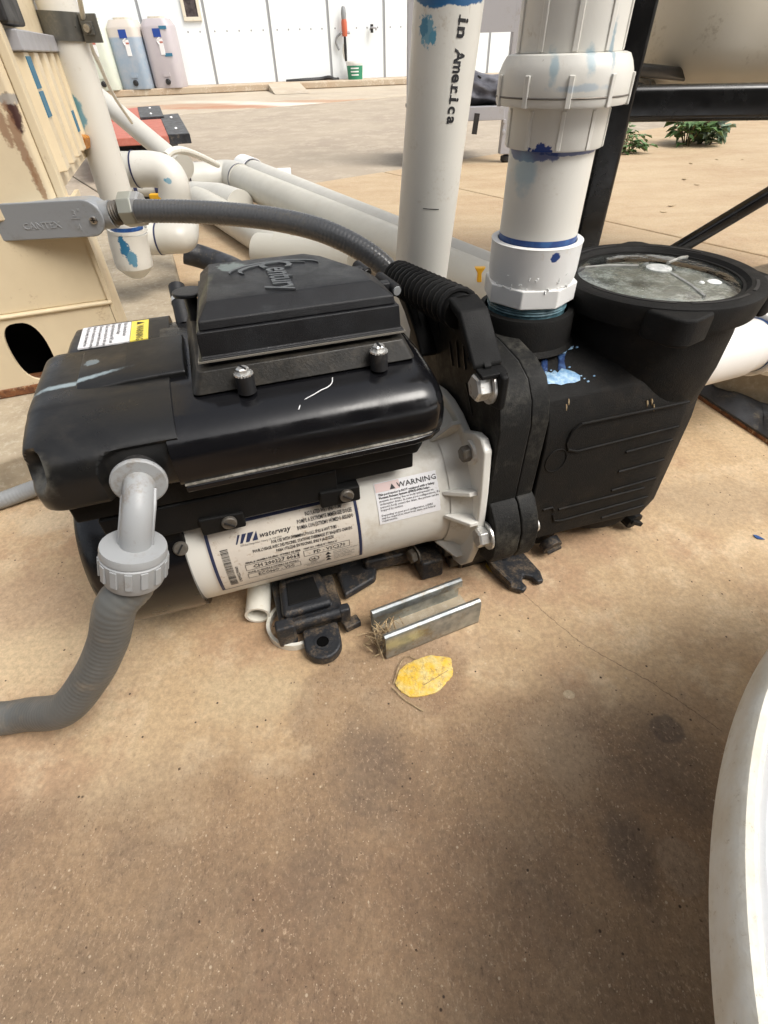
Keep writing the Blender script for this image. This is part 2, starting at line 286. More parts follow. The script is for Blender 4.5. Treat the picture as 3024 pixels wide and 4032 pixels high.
# ------------------------------------------------------------------ geometry kit
class MB:
    def __init__(s): s.v = []; s.f = []; s.mi = []
    def add(s, vs_, fs):
        o = len(s.v); s.v += [Vector(p) for p in vs_]; s.f += [[i+o for i in f] for f in fs]; return s
    def box(s, c, d, rz=0, mat=None):
        M = Matrix.Translation(c) @ (mat or Matrix.Rotation(rz, 4, 'Z'))
        vs_ = [M @ Vector((x*d[0]/2, y*d[1]/2, z*d[2]/2)) for z in (-1, 1) for x, y in ((-1, -1), (1, -1), (1, 1), (-1, 1))]
        return s.add(vs_, [(3, 2, 1, 0), (4, 5, 6, 7), (0, 1, 5, 4), (1, 2, 6, 5), (2, 3, 7, 6), (3, 0, 4, 7)])
    def loft(s, rings, cap0=True, cap1=True, closed=True):
        n = len(rings[0]); vs_ = [p for r in rings for p in r]; fs = []
        for k in range(len(rings)-1):
            for i in range(n if closed else n-1):
                j = (i+1) % n; fs.append((k*n+i, k*n+j, (k+1)*n+j, (k+1)*n+i))
        if cap0: fs.append(tuple(reversed(range(n))))
        if cap1: fs.append(tuple((len(rings)-1)*n+i for i in range(n)))
        return s.add(vs_, fs)
    def prism(s, pts, fn, a, b):
        """pts 2-D outline; fn(p, q, t)->3-D; extruded from t=a to t=b"""
        return s.loft([[fn(p[0], p[1], a) for p in pts], [fn(p[0], p[1], b) for p in pts]])
    def lathe(s, prof, o, ax=(0, 0, 1), n=32, cap0=True, cap1=True, sx=1):
        ax = Vector(ax).normalized(); q = ax.to_track_quat('Z', 'Y').to_matrix()
        return s.loft([[Vector(o)+q @ Vector((r*math.cos(2*math.pi*i/n), r*math.sin(2*math.pi*i/n), h)) for i in range(n)] for r, h in prof], cap0, cap1)
    def cyl(s, p0, p1, r0, r1=None, n=24):
        p0 = Vector(p0); p1 = Vector(p1); return s.lathe([(r0, 0), (r0 if r1 is None else r1, (p1-p0).length)], p0, p1-p0, n)
    def tube(s, pts, r, n=16, cap=True, rf=None):
        pts = [Vector(p) for p in pts]; rings = []; prev = None
        for i, p in enumerate(pts):
            d = (pts[min(i+1, len(pts)-1)]-pts[max(i-1, 0)]).normalized()
            if prev is None: a = Vector((0, 0, 1)) if abs(d.z) < .9 else Vector((1, 0, 0)); a = (a-d*a.dot(d)).normalized()
            else: a = (prev-d*prev.dot(d)).normalized()
            prev = a; b = d.cross(a); rr = rf(i) if rf else r
            rings.append([p+(a*math.cos(t)+b*math.sin(t))*rr for t in (2*math.pi*k/n for k in range(n))])
        return s.loft(rings, cap, cap)
    def build(s, name, mat, parent=None, bevel=0, seg=2, ang=32, label=None, sub=0):
        me = bpy.data.meshes.new(name); me.from_pydata([tuple(p) for p in s.v], [], s.f); me.materials.append(mat)
        bm = bmesh.new(); bm.from_mesh(me); bmesh.ops.recalc_face_normals(bm, faces=bm.faces)
        for f in bm.faces: f.smooth = True
        for e in bm.edges: e.smooth = len(e.link_faces) == 2 and e.calc_face_angle(0) < R(ang)
        bm.to_mesh(me); bm.free()
        o = bpy.data.objects.new(name, me); C.objects.link(o)
        if bevel:
            b = o.modifiers.new('bevel', 'BEVEL'); b.width = bevel; b.segments = seg; b.limit_method = 'ANGLE'; b.angle_limit = R(ang); b.harden_normals = True
        if sub: q = o.modifiers.new('sub', 'SUBSURF'); q.levels = q.render_levels = sub
        if parent is not None: attach(o, parent)
        if label: o['label'] = label
        return o
PINV = {}
def attach(o, parent):
    """mesh data are written in world (or pump) coordinates: shift them by the place of their thing's root"""
    r = parent
    while r.parent is not None: r = r.parent
    w0 = PINV.get(r.name, Vector())
    if w0.length: o.data.transform(Matrix.Translation(-w0))
    o.parent = parent
def thing(name, label, cat, loc=(0, 0, 0), group=None, rz=0, local=False):
    o = bpy.data.objects.new(name, None); C.objects.link(o); o.location = loc; o.rotation_euler = (0, 0, rz); o.empty_display_size = .02
    PINV[o.name] = Vector() if local else Vector(loc)
    o['label'] = label; o['category'] = cat
    if group: o['group'] = group
    return o
def single(o, label, cat, group=None):
    o['label'] = label; o['category'] = cat
    if group: o['group'] = group
    return o
def struct(o): o['kind'] = 'structure'; return o
def bez(pts, n=12):
    """Catmull-Rom through points"""
    P = [Vector(p) for p in pts]; P = [P[0]*2-P[1]]+P+[P[-1]*2-P[-2]]; out = []
    for i in range(1, len(P)-2):
        for k in range(n):
            t = k/n; a, b, c, d = P[i-1:i+3]
            out.append(.5*((2*b)+(-a+c)*t+(2*a-5*b+4*c-d)*t*t+(-a+3*b-3*c+d)*t**3))
    out.append(P[-2]); return out
_fontcache = {}
def text_mesh(txt, size, bold=0.0, align='LEFT', res=2, extrude=0, sx=1.0, shear=0):
    cu = bpy.data.curves.new('t', 'FONT'); cu.body = txt; cu.size = size; cu.resolution_u = res; cu.offset = bold; cu.align_x = align; cu.extrude = extrude; cu.shear = shear
    ob = bpy.data.objects.new('t', cu); C.objects.link(ob)
    dg = bpy.context.evaluated_depsgraph_get(); me = bpy.data.meshes.new_from_object(ob.evaluated_get(dg))
    vs_ = [Vector((v.co.x*sx, v.co.y, v.co.z)) for v in me.vertices]; fs = [tuple(p.vertices) for p in me.polygons]
    bpy.data.objects.remove(ob); bpy.data.curves.remove(cu); bpy.data.meshes.remove(me); return vs_, fs
def put_text(mb, fn, txt, x, y, size, **k):
    vs_, fs = text_mesh(txt, size, **k); mb.add([fn(x+p.x, y+p.y, p.z) for p in vs_], fs)
def flat(mb, fn, pts, t0, t1=None):
    """outline in label coordinates"""
    if t1 is None: mb.add([fn(p[0], p[1], t0) for p in pts], [tuple(range(len(pts)))])
    else: mb.prism(pts, fn, t0, t1)
def rect(x0, y0, x1, y1, n=1):
    return [(x0, y0), (x1, y0), (x1, y1), (x0, y1)]
def strip(mb, fn, x0, y0, x1, y1, t, nx=1, ny=1):
    vs_ = [fn(x0+(x1-x0)*i/nx, y0+(y1-y0)*j/ny, t) for j in range(ny+1) for i in range(nx+1)]
    fs = [(j*(nx+1)+i, j*(nx+1)+i+1, (j+1)*(nx+1)+i+1, (j+1)*(nx+1)+i) for j in range(ny) for i in range(nx)]
    mb.add(vs_, fs)
def rrect(x0, y0, x1, y1, r, n=5):
    out = []
    for cx, cy, a0 in ((x1-r, y1-r, 0), (x0+r, y1-r, 90), (x0+r, y0+r, 180), (x1-r, y0+r, 270)):
        out += [(cx+r*math.cos(R(a0+90*k/n)), cy+r*math.sin(R(a0+90*k/n))) for k in range(n+1)]
    return out
def hexbolt(name, c, ax, r, h, parent, mat=None, washer=0, slot=False):
    mat = mat or m_zinc; ax = Vector(ax).normalized(); c = Vector(c); b = MB()
    b.lathe([(r*.92, 0), (r, h*.1), (r, h*.82), (r*.86, h)], c+ax*(.0025 if washer else 0), ax, 6)
    o = b.build(name, mat, parent, ang=25, bevel=.0004)
    if washer:
        wb = MB().lathe([(washer, 0), (washer, .0022), (washer*.6, .0024)], c, ax, 24)
        wb.build('washer', mat, parent)
    return o
#==PART2==
# ================================================================== SETTING
# ---- ground: dark base sheet, slabs lying on it with real joints between them
struct(MB().add([(-60, -20, -.12), (60, -20, -.12), (60, 90, -.12), (-60, 90, -.12)], [(0, 1, 2, 3)]).build('ground', m_dark))
def slab(name, quad, z, th, mat, bev=.006):
    b = MB().prism([(p[0], p[1]) for p in quad], lambda x, y, t: Vector((x, y, t)), z-th, z)
    return struct(b.build(name, mat, bevel=bev))
E1 = Vector((math.cos(R(35)), math.sin(R(35)), 0)); E2 = Vector((math.sin(R(35)), -math.cos(R(35)), 0))
P0 = Vector((.173, 3.38, 0))                       # a point of the step line between the tan slab and the grey one
JA = Vector((.87, 2.133, 0)); s0 = (JA-P0).dot(E1)  # joint running towards the camera
def q(a, b): p = P0+E1*a+E2*b; return (p.x, p.y)
G = .004
struct_slabs = [((-14, s0-G), (0, 9)), ((s0+G, s0+3.2-G), (0, 9)), ((s0+3.2+G, 16), (0, 9))]
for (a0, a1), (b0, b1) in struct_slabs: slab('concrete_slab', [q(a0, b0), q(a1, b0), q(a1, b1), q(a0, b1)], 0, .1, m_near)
for (a0, a1), (b0, b1) in (((-14, -1.5-G), (-4.6, -.012)), ((-1.5+G, 5), (-4.6, -.012)), ((5+2*G, 16), (-4.6, -.012))):
    slab('worn_slab', [q(a0, b0), q(a1, b0), q(a1, b1), q(a0, b1)], -.008, .1, m_mid)
slab('far_slab', [q(-30, -4.62), q(30, -4.62), q(30, -30), q(-30, -30)], -.004, .1, m_concfar)
# ---- raised pads beside the pump
padm = m_conc
pl = [onz(0, 990, .06), onz(75, 965, .06), onz(150, 942, .06)]
slab('equipment_pad', [(-2.6, .02), (-.60, .60), (-.40, .74), (-.36, .86), (-.45, 1.2), (-.66, 1.78), (-1.2, 2.5), (-2.6, 2.5)], .06, .07, padm, .01)
slab('side_pad', [(.60, .885), (.705, .775), (.95, .52), (1.5, .9), (1.3, 1.5), (.75, 1.25)], .07, .08, m_conc, .008)
# ---- wall of tall panels, its rivets and the kerb before it
WA = Vector((-3.3, 11.75, .09)); WD = Vector((math.cos(R(13)), math.sin(R(13)), 0)); WN = Vector((math.sin(R(13)), -math.cos(R(13)), 0))
def wallpt(x, y):                                   # where a sight line meets the wall plane
    r = ray(x, y); o = Vector((0, 0, H)); k = (WA-o).dot(WN)/r.dot(WN); return o+r*k
def wl(x, y): p = wallpt(x, y)-WA; return p.dot(WD), p.z
def WP(a, z, t=0): return WA+WD*a+Vector((0, 0, z))+WN*t
wall = thing('panel_wall', 'long white wall of tall flat panels with dark seams across the yard', 'wall', WP(0, 0))
seams = [wl(x, y)[0] for x, y in ((470, 184), (598, 174), (717, 163), (831, 163))]
pw = (seams[-1]-seams[0])/3
ss = [seams[0]-pw*k for k in (5, 4, 3, 2, 1)]+seams+[seams[-1]+pw*k for k in range(1, 9)]
wx0, wz0 = wl(400, 0)
for i, (a, b) in enumerate(zip(ss, ss[1:])):
    o = MB()
    cs = [(a+.022, 0), (b-.022, 0), (b-.022, 4), (a+.022, 4)]
    o.prism(cs, lambda x, y, t: WP(x, y, t), -.05, 0); o.build('wall_panel', m_wall, wall, bevel=.004)
    MB().prism([(a-.022, 0), (a+.022, 0), (a+.022, 4), (a-.022, 4)], lambda x, y, t: WP(x, y, t), -.06, -.012).build('seam', m_seam, wall)
rv = MB(); zr = wl(820, 59)[1]
for a, b in zip(ss, ss[1:]):
    for k in range(5): rv.lathe([(.014, 0), (.010, .006)], WP(a+(b-a)*(k+.6)/5.2, zr, -.001), WN, 8)
o = rv.build('rivets', m_seam, wall); o['kind'] = 'stuff'
struct(MB().prism([(-12, 0), (22, 0), (22, .09), (-12, .09)], lambda x, y, t: WA+WD*x+WN*t+Vector((0, 0, y-.09)), .0, .62).build('kerb', m_kerb, bevel=.015))
struct(MB().prism([(0, 0), (.012, 0), (1.2, 0), (0, .088)], lambda x, y, t: WA+WD*t+WN*(.62+x)+Vector((0, 0, y-.09)), wl(575, 190)[0], wl(640, 190)[0]).build('ramp', m_concfar))
# unseen roof, posts and wall added behind the viewer to shade and darken reflections
rf = MB().prism([(-4, -4), (4, -4), (4, ROOF_Y), (-4, ROOF_Y)], lambda x, y, t: Vector((x, y, t)), 2.5, 2.56); struct(rf.build('added_shade_roof', m_steeldark))
for x_ in (-3.8, 3.8): struct(MB().box((x_, ROOF_Y-.2, 1.24), (.1, .1, 2.5)).build('added_roof_post', m_steeldark))
struct(MB().box((0, -3.2, 1.25), (8, .15, 2.49)).build('added_dark_wall', m_steeldark))
# window
b = MB(); x0, z0 = wl(398, 46); x1, _ = wl(437, 44)
win = thing('window', 'small cream framed dark window high in the white wall', 'window', WP(x0, z0))
for r_ in ((x0, z0, x1, z0+.05), (x0, z0+.05, x0+.05, z0+1), (x1-.05, z0+.05, x1, z0+1), (x0, z0+1, x1, z0+1.05)):
    MB().prism(rect(*r_), lambda x, y, t: WP(x, y, t), .001, .035).build('frame', m_tank, win, bevel=.003)
MB().prism(rect(x0+.05, z0+.05, x1-.05, z0+1), lambda x, y, t: WP(x, y, t), .001, .012).build('pane', m_winglass, win)
# ---- chemical drums
def at_wall(x, y, t=0): a, z = wl(x, y); return WP(a, z, t)
def drum(px, pxw, ptop, pbot, mat, label, tapes, first=None):
    g_ = at_wall(px, pbot-3, .62); Y0 = g_.y; c = Vector((g_.x, Y0, .09)); zc = (c.y*cp+(H-c.z)*sp); wd = pxw*SC*zc/FL
    top = ony(px, ptop, Y0).z; c = Vector((c.x, Y0+wd*.46, .0))
    t = thing('chemical_drum', label, 'drum', c, 'tall chemical drums against the white wall')
    r = wd/2; b = MB(); ring = lambda k, z: [c+Vector((p[0]*k, p[1]*k, z)) for p in rrect(-r, -r*.95, r, r*.95, r*.45, 5)]
    hgt = top
    b.loft([ring(.97, .088), ring(1, .12), ring(1, hgt-.10), ring(.97, hgt-.08), ring(.80, hgt-.015), ring(.76, hgt)]); b.build('tank_body', mat, t, bevel=.004)
    MB().loft([ring(.5, hgt-.001), ring(.5, hgt+.025)]).build('cap', m_tank, t)
    f = c+Vector((0, -r*.95, 0))
    MB().lathe([(.04, 0), (.04, .03), (.028, .05)], f+Vector((r*.1, 0, .17)), (0, -1, 0), 14).build('tap', m_black, t)
    MB().box(f+Vector((r*.1, -.004, .26)), (.11, .014, .05)).build('tap_guard', mat, t)
    lb = MB().box(f+Vector((.02, -.003, hgt-.165)), (.12, .006, .10)).build('blue_label', m_lblue, t)
    MB().tube(bez([f+Vector((-.03+.05, -.007, hgt-.30)), f+Vector((.0, -.007, hgt-.25)), f+Vector((.05, -.007, hgt-.22))], 4), .009, 6).build('emblem', m_white, lb)
    MB().box(f+Vector((.05, -.003, hgt-.33)), (.07, .006, .19)).build('paper_label', m_white, t)
    MB().box(f+Vector((.06, -.007, hgt-.275)), (.05, .004, .02)).build('red_mark', m_red, t)
    for k, zz in enumerate(tapes): MB().box(f+Vector((r*.55, -.003, zz)), (.12, .005, .04)).build('tape', m_bluetape, t)
m_lblue = simple('blue label print', (.015, .06, .30), .5)
drum(238, 66, 40, 194, drum_mat('pale green drum', (.60, .64, .54), (.56, .62, .53), 0), 'pale greenish white chemical drum, leftmost of the three along the wall', ())
drum(303, 65, 40, 192, drum_mat('tan drum with blue liquid', (.55, .50, .44), (.27, .34, .42), .72), 'tan chemical drum showing blue liquid in its lower half, between its neighbours', ())
drum(369, 62, 38, 189, drum_mat('mauve drum', (.44, .40, .42), (.41, .39, .44), 0), 'mauve grey chemical drum with two blue tape strips, nearest the window', (.50, .82))
# ---- dispenser, hoses, bucket, valve on the wall
c = at_wall(743, 60); d = thing('chemical_dosing_pump', 'orange and grey dosing pump fixed to the white wall above the bucket', 'dispenser', at_wall(743, 80))
MB().lathe([(.045, 0), (.050, .05), (.050, .18), (.04, .22)], at_wall(742.5, 79, .10), (0, 0, 1), 12).build('body', m_redo := simple('orange red plastic', (.50, .12, .06), .4), d)
MB().lathe([(.042, 0), (.046, .07), (.035, .14), (.02, .16)], at_wall(742.5, 79, .10)+Vector((0, 0, .22)), (0, 0, 1), 12).build('cap', m_grey, d)
MB().lathe([(.02, 0), (.025, .20), (.02, .33)], at_wall(742.5, 79, .10)-Vector((0, 0, .33)), (0, 0, 1), 10).build('lower_tube', m_black, d)
MB().tube([at_wall(733, 71, .1), at_wall(753, 71, .1)], .02, 8).build('cross_pipe', m_steel, d)
single(MB().tube(bez([at_wall(735, 72, .06), at_wall(727, 80, .05), at_wall(725, 92, .05), at_wall(729, 103, .05), at_wall(732, 108, .05)]), .018, 8).build('short_hose', m_grey), 'short grey hose curling down the wall left of the dosing pump', 'hose')
single(MB().tube(bez([at_wall(741, 95, .08), at_wall(740, 112, .08), at_wall(744, 128, .08), at_wall(751, 136, .1), at_wall(755, 146, .15)]), .016, 8).build('feed_hose', m_natural), 'thin clear hose hanging from the dosing pump into the bucket', 'hose')
bk = at_wall(762, 170, .25); bk.z = .0
bt = thing('bucket', 'white bucket with a green printed label at the foot of the wall', 'bucket', bk)
bh = .34
MB().lathe([(.13, 0), (.155, bh*.9), (.165, bh*.9), (.165, bh), (.15, bh), (.145, bh*.85)], bk, (0, 0, 1), 24, True, False).build('pail', m_pvcw, bt)
gl = MB()
for k in range(11):
    pass
arc = lambda x, y, t: bk+Vector(((.134+y*.075+t)*math.sin(x/.15), -(.134+y*.075+t)*math.cos(x/.15), y))
strip(gl, arc, -.17, .09, .17, .28, .002, 12, 2); gb = gl.build('printed_label', simple('green label', (.03, .22, .12), .5), bt)
tb = MB()
for wd, yy, sz in (('POOL', .22, .05), ('CHLORINE', .17, .04), ('TABLETS', .12, .035)): pass
for yy in (.235, .19, .145): strip(tb, arc, -.08+random.random()*.02, yy, .07, yy+.018, .004, 6, 1)
tb.build('print_lines', m_white, gb)
hk = thing('hose_bib', 'small dark tap on the white wall right of the dosing pump', 'tap', at_wall(803, 62))
MB().tube(bez([at_wall(799, 64, .02), at_wall(800, 60, .09), at_wall(809, 61, .1), at_wall(809, 66, .1)]), .014, 8).build('spout', m_steel, hk)
MB().box(at_wall(801, 62, .08), (.05, .03, .11)).build('valve', m_black, hk)
single(MB().tube(bez([at_wall(617, 176, .1), at_wall(650, 173, .14), at_wall(690, 170.5, .1), at_wall(708, 167, .12), at_wall(720, 171, .14), at_wall(729, 171, .1)]), .03, 8).build('black_cable', m_black), 'black cable lying along the foot of the white wall', 'cable')
# ---- grey steel stand with cloth bag
L = onz(1091, 350); s_ = thing('steel_stand', 'grey steel stand with bolted legs behind the tall pipes', 'stand', L, rz=0)
lx = .045
def legat(p, name='leg'):
    MB().box((p.x, p.y, 1.02), (.085, .06, 1.96)).build(name, m_steel, s_, bevel=.004)
    MB().lathe([(.02, 0), (.03, .01), (.03, .03), (.012, .035), (.012, .045)], (p.x, p.y, 0), (0, 0, 1), 12).build('foot', m_black, s_)
Lr = L+Vector((0, 0, 0)); Ll = Vector((.235, 3.49, 0)); Lb = Vector((.80, 4.3, 0))
legat(Lr); legat(Ll)
sh = ony(1048, 243, 3.49).z
MB().box(((Lr.x+Ll.x)/2, 3.455, sh), (Lr.x-Ll.x-.09, .05, .06)).build('rail', m_steel, s_, bevel=.003)
MB().box(((Lr.x+Ll.x)/2, 3.72, sh+.012), (Lr.x-Ll.x+.05, .46, .02)).build('shelf', m_black, s_, bevel=.003)
zt = ony(1075, 70, 3.49).z
MB().prism([(Lr.x-.34, zt+.0), (Lr.x-.0425, zt), (Lr.x-.0425, zt+.6), (Lr.x-.34, zt+.6)], lambda x, y, t: Vector((x, t, y)), 3.445, 3.455).build('gusset', m_steel, s_)
for px, py in ((1101, 30), (1096, 58), (1101, 56), (1059, 22), (1055, 57), (1090, 262), (1088, 285)):
    p = ony(px, py, 3.45); MB().lathe([(.011, 0), (.008, .008)], (p.x, 3.4585 if px < 1080 else 3.458, p.z), (0, -1, 0), 8).build('rivet', m_steel, s_)
# bag
random.seed(3)
bb = MB(); nx, nz = 22, 12; x0 = .34; x1 = Lr.x-.02; zb = sh+.022
def bagp(i, j, side):
    a = i/nx; t = j/nz; x = x0+(x1-x0)*a; hgt = .19+.03*math.sin(a*5+1)-.05*a*a
    th = .17*math.sin(math.pi*min(1, .12+t*.88))**.5
    fold = .018*math.sin(t*17+a*6)+.014*math.sin(a*23+t*9)
    return Vector((x, 3.70-side*(th+fold)*math.sin(math.pi*(.08+.84*a))**.3, zb+hgt*t))
fr = [[bagp(i, j, 1) for j in range(nz+1)]+[bagp(i, j, -1) for j in range(nz, -1, -1)] for i in range(nx+1)]
bag = thing('cloth_bag', 'crumpled dark grey cloth bag lying on the steel stand shelf', 'bag', (x0, 3.7, zb))
bb.loft(fr).build('bag_body', m_bag, bag, sub=1, ang=80)
p1 = ony(1030, 285, 3.40); p0 = ony(1025, 250, 3.40)
MB().box(((p0.x+p1.x)/2, 3.40, (p0.z+p1.z)/2), (.028, .006, abs(p0.z-p1.z)+.02), mat=Matrix.Rotation(R(5), 4, 'Y')).build('strap', m_black, bag)
p = ony(1035, 180, 3.6); MB().tube([p-Vector((.06, 0, .10)), p+Vector((0, 0, .03))], .012, 8).build('carry_loop', m_black, bag)
# ---- red composite boards with black end caps, on a dark bracket
def board(qd, z, th, capf, label):
    Q = [onz(x, y, z) for x, y in qd]      # near-left, near-right, far-right, far-left
    t = thing('composite_board', label, 'board', (Q[0]+Q[2])/2, 'red composite boards lying behind the pipes')
    nr = Q[0].lerp(Q[1], capf); fr_ = Q[3].lerp(Q[2], capf)
    MB().prism([(p.x, p.y) for p in (Q[0], nr, fr_, Q[3])], lambda x, y, t_: Vector((x, y, t_)), z-th, z).build('plank', m_red, t, bevel=.004)
    cpp = MB().prism([(p.x, p.y) for p in (nr, Q[1], Q[2], fr_)], lambda x, y, t_: Vector((x, y, t_)), z-th-.004, z+.004).build('end_cap', m_blkrub, t, bevel=.003)
    e = (Q[1]-Q[2]).normalized(); mid = (nr+Q[1]+Q[2]+fr_)/4; half = (Q[1]-Q[2]).length*.27
    for sg in (-1, 1): MB().lathe([(.011, 0), (.008, .006)], mid+e*half*sg+Vector((0, 0, .004)), (0, 0, 1), 12).build('screw', m_zinc, cpp)
board([(170, 303), (410, 290), (385, 246), (165, 270)], .19, .035, .80, 'faded red board with black end cap, nearer of the two behind the pipes')
board([(190, 262), (354, 252), (345, 229), (190, 240)], .20, .035, .68, 'faded red board with black end cap, farther and shorter of the two')
bp = onz(310, 325, .05); br = thing('board_bracket', 'small dark bracket holding up the red boards', 'bracket', (bp.x, bp.y, 0))
MB().box((bp.x, bp.y+.1, .075), (.36, .14, .15)).build('bracket_body', m_black, br, bevel=.01)
for k in range(4): MB().lathe([(.018, 0), (.018, .02)], (bp.x-.12+k*.07, bp.y+.025, .09+.02*(k % 2)), (0, -1, 0), 6).build('nut', m_dullbolt, br)
# ---- weeds growing in the slab joint
def weed(px, py, n, rad, hgt, leaf, mat, label, seed):
    random.seed(seed); c = onz(px, py); t = thing('weed', label, 'weed', c)
    st = MB(); lf = MB(); tips = []
    for k in range(n):
        a = random.uniform(0, 2*math.pi); e = random.uniform(.25, 1); h_ = hgt*random.uniform(.45, 1)
        tip = c+Vector((math.cos(a)*rad*e, math.sin(a)*rad*e, h_*(1-.4*e)))
        pts = bez([c+Vector((math.cos(a)*.015, math.sin(a)*.015, 0)), c.lerp(tip, .5)+Vector((0, 0, .03)), tip], 4); st.tube(pts, .0035, 5)
        for m in range(6):
            q_ = pts[2+int((len(pts)-3)*random.random())]+Vector((random.gauss(0, .022), random.gauss(0, .022), random.gauss(0, .015)))
            q_.z = max(q_.z, .015)
            s = leaf*random.uniform(.6, 1.25); d = Vector((math.cos(a)+random.gauss(0, .7), math.sin(a)+random.gauss(0, .7), random.uniform(-.5, .5))).normalized()
            sd_ = d.cross(Vector((0, 0, 1))).normalized(); nn = sd_.cross(d)
            dr = -.25*s
            P_ = [q_, q_+d*s*.25+sd_*s*.42+nn*.1*s, q_+d*s*.62+sd_*s*.36, q_+d*s*.78+sd_*s*.14+nn*.04*s, q_+d*s*1.05+Vector((0, 0, dr)), q_+d*s*.78-sd_*s*.14+nn*.04*s, q_+d*s*.62-sd_*s*.36, q_+d*s*.25-sd_*s*.42+nn*.1*s, q_+d*s*.45-nn*.08*s]
            lf.add(P_, [(0, 1, 8), (1, 2, 8), (2, 3, 8), (3, 4, 8), (4, 5, 8), (5, 6, 8), (6, 7, 8), (7, 0, 8)])
    st.build('stems', m_stem, t); o = lf.build('leaves', mat, t, ang=60); o['kind'] = 'stuff'
weed(1482, 314, 20, .24, .28, .075, m_leaf, 'bushy green weed sprouting from the slab joint, largest of the weeds', 11)
weed(1530, 312, 9, .17, .18, .085, m_leaf2, 'grey green broad leafed weed beside the largest bushy weed', 12)
weed(1350, 318, 7, .10, .19, .05, m_leaf, 'small green weed half hidden behind the black frame post', 13)
weed(1352, 330, 8, .12, .05, .05, m_leaf, 'low flat green weed at the foot of the black frame post', 15)
weed(1376, 192, 8, .35, .42, .12, m_leaf2, 'distant grey green weed seen between the frame post and tank', 14)
# ---- leaf litter and grit
def debris(name, px, py, sz, mat, label, seed, group=None):
    random.seed(seed); c = onz(px, py, 0); a = random.uniform(0, 3)
    pts = [(sz*(1 if k % 4 == 0 else .55)*random.uniform(.7, 1.1)*math.cos(k*math.pi/4), sz*.5*random.uniform(.7, 1.1)*math.sin(k*math.pi/4)) for k in range(8)]
    fn = lambda x, y, t: c+Vector((x*math.cos(a)-y*math.sin(a), x*math.sin(a)+y*math.cos(a), .0006+t+.25*abs(x)*(.5 if sz < .02 else .8)))
    o = MB().prism(pts, fn, 0, .0008).build(name, mat); single(o, label, 'leaf' if 'leaf' in name else 'debris', group); return o
DL = ['tiny dry leaf on the slab just below the bushy weed', 'tiny dry leaf in the open slab left of the black brace', 'dark crumb of leaf nearest the upper end of the black brace', 'dry leaf low on the slab between frame post and brace',
      'dry leaf just right of the bushy weed on the slab edge', 'rightmost tiny dry leaf near the slab edge', 'dry leaf closest to the foot of the black frame post']
for i, (x, y, s) in enumerate(((1492, 354, .02), (1478, 388, .022), (1505, 400, .02), (1450, 446, .02), (1548, 345, .018), (1603, 345, .014), (1433, 459, .016))):
    debris('dry_leaf', x, y, s, m_twig, DL[i], 40+i, 'dry leaves on the slab')
debris('blue_chip', 1637, 1162, .008, m_primer, 'small curved blue plastic chip on the tan concrete right of the pump', 77)
# ================================================================== THE PUMP  (u along the shaft, v away from the viewer, w up)
V = Vector
pump = thing('pool_pump', 'black and cream pool pump with clear strainer lid standing on the stained concrete', 'pump', (OX, OY, 0), rz=YAW, local=True)
MV, MW, MR = -.03, .115, .080                       # motor axis and radius
def vw(u): return lambda v, w_, t: V((t, v, w_))
def onmotor(u, phi, e=0): return V((u, MV-(MR+e)*math.cos(phi), MW+(MR+e)*math.sin(phi)))
# ---- motor shell, endbell flange, rear canopy
ms = MB().lathe([(MR, 0), (MR, .262), (MR+.003, .285), (MR+.004, .297)], V((-.402, MV, MW)), (1, 0, 0), 72, True, True).build('motor_shell', m_motor, pump)
fo = [(MV+.106*math.cos(R(t)), MW+.106*math.sin(R(t))) for t in range(-60, 121, 12)]
fo += [(-.085, .208), (-.106, .219), (-.120, .221), (-.130, .212), (-.1315, .196), (-.135, .16), (-.1365, .12), (-.133, .075), (-.124, .045), (-.110, .026), (-.092, .017), (-.055, .012), (-.02, .010)]
fl = MB().prism(fo, lambda v, w_, t: V((t, v, w_)), -.1035, -.094).build('motor_flange', m_flangew, pump, bevel=.0035, seg=3)
MB().lathe([(MR+.0035, 0), (MR+.005, .006), (MR+.008, .014), (MR+.016, .022)], V((-.124, MV, MW)), (1, 0, 0), 64, False, False).build('endbell_cone', m_flangew, fl)
for ph in (66, 24, 4, -40):
    a = R(ph); b = MB(); c0 = MV-(MR+.002)*math.cos(a), MW+(MR+.002)*math.sin(a); c1 = MV-(MR+.027)*math.cos(a), MW+(MR+.027)*math.sin(a)
    pd = V((0, math.sin(a), math.cos(a)))*.0025
    P_ = [V((-.132, *c0)), V((-.102, *c0)), V((-.102, *c1)), V((-.112, *c1))]
    b.loft([[p-pd for p in P_], [p+pd for p in P_]]).build('rib', m_flangew, fl, bevel=.001)
def fbolt(v, w_, s=1): hexbolt('flange_bolt', (-.1035, v, w_), (-1, 0, 0), .0085*s, .012, fl, m_dullbolt)
fbolt(-.106, .196); fbolt(-.084, .030); fbolt(.03, .2)
MB().lathe([(.013, 0), (.012, .003)], V((-.1035, -.106, .196)), (-1, 0, 0), 20).build('boss', m_flangew, fl)
can = MB(); n = 48
pr = [(.060, -.093), (.073, -.091), (.081, -.083), (.0850, -.066), (.0858, 0)]
can.lathe([(r, h+.093) for r, h in pr], V((-.398-.093, MV, MW)), (1, 0, 0), 72).build('rear_canopy', m_blkgloss, pump)
cn = MB().box((-.425, MV-.005, MW-.0875), (.05, .02, .006)).build('canopy_clip', m_black, pump)
hexbolt('screw', (-.424, MV-.012, MW-.091), (0, -.3, -1), .005, .004, cn)
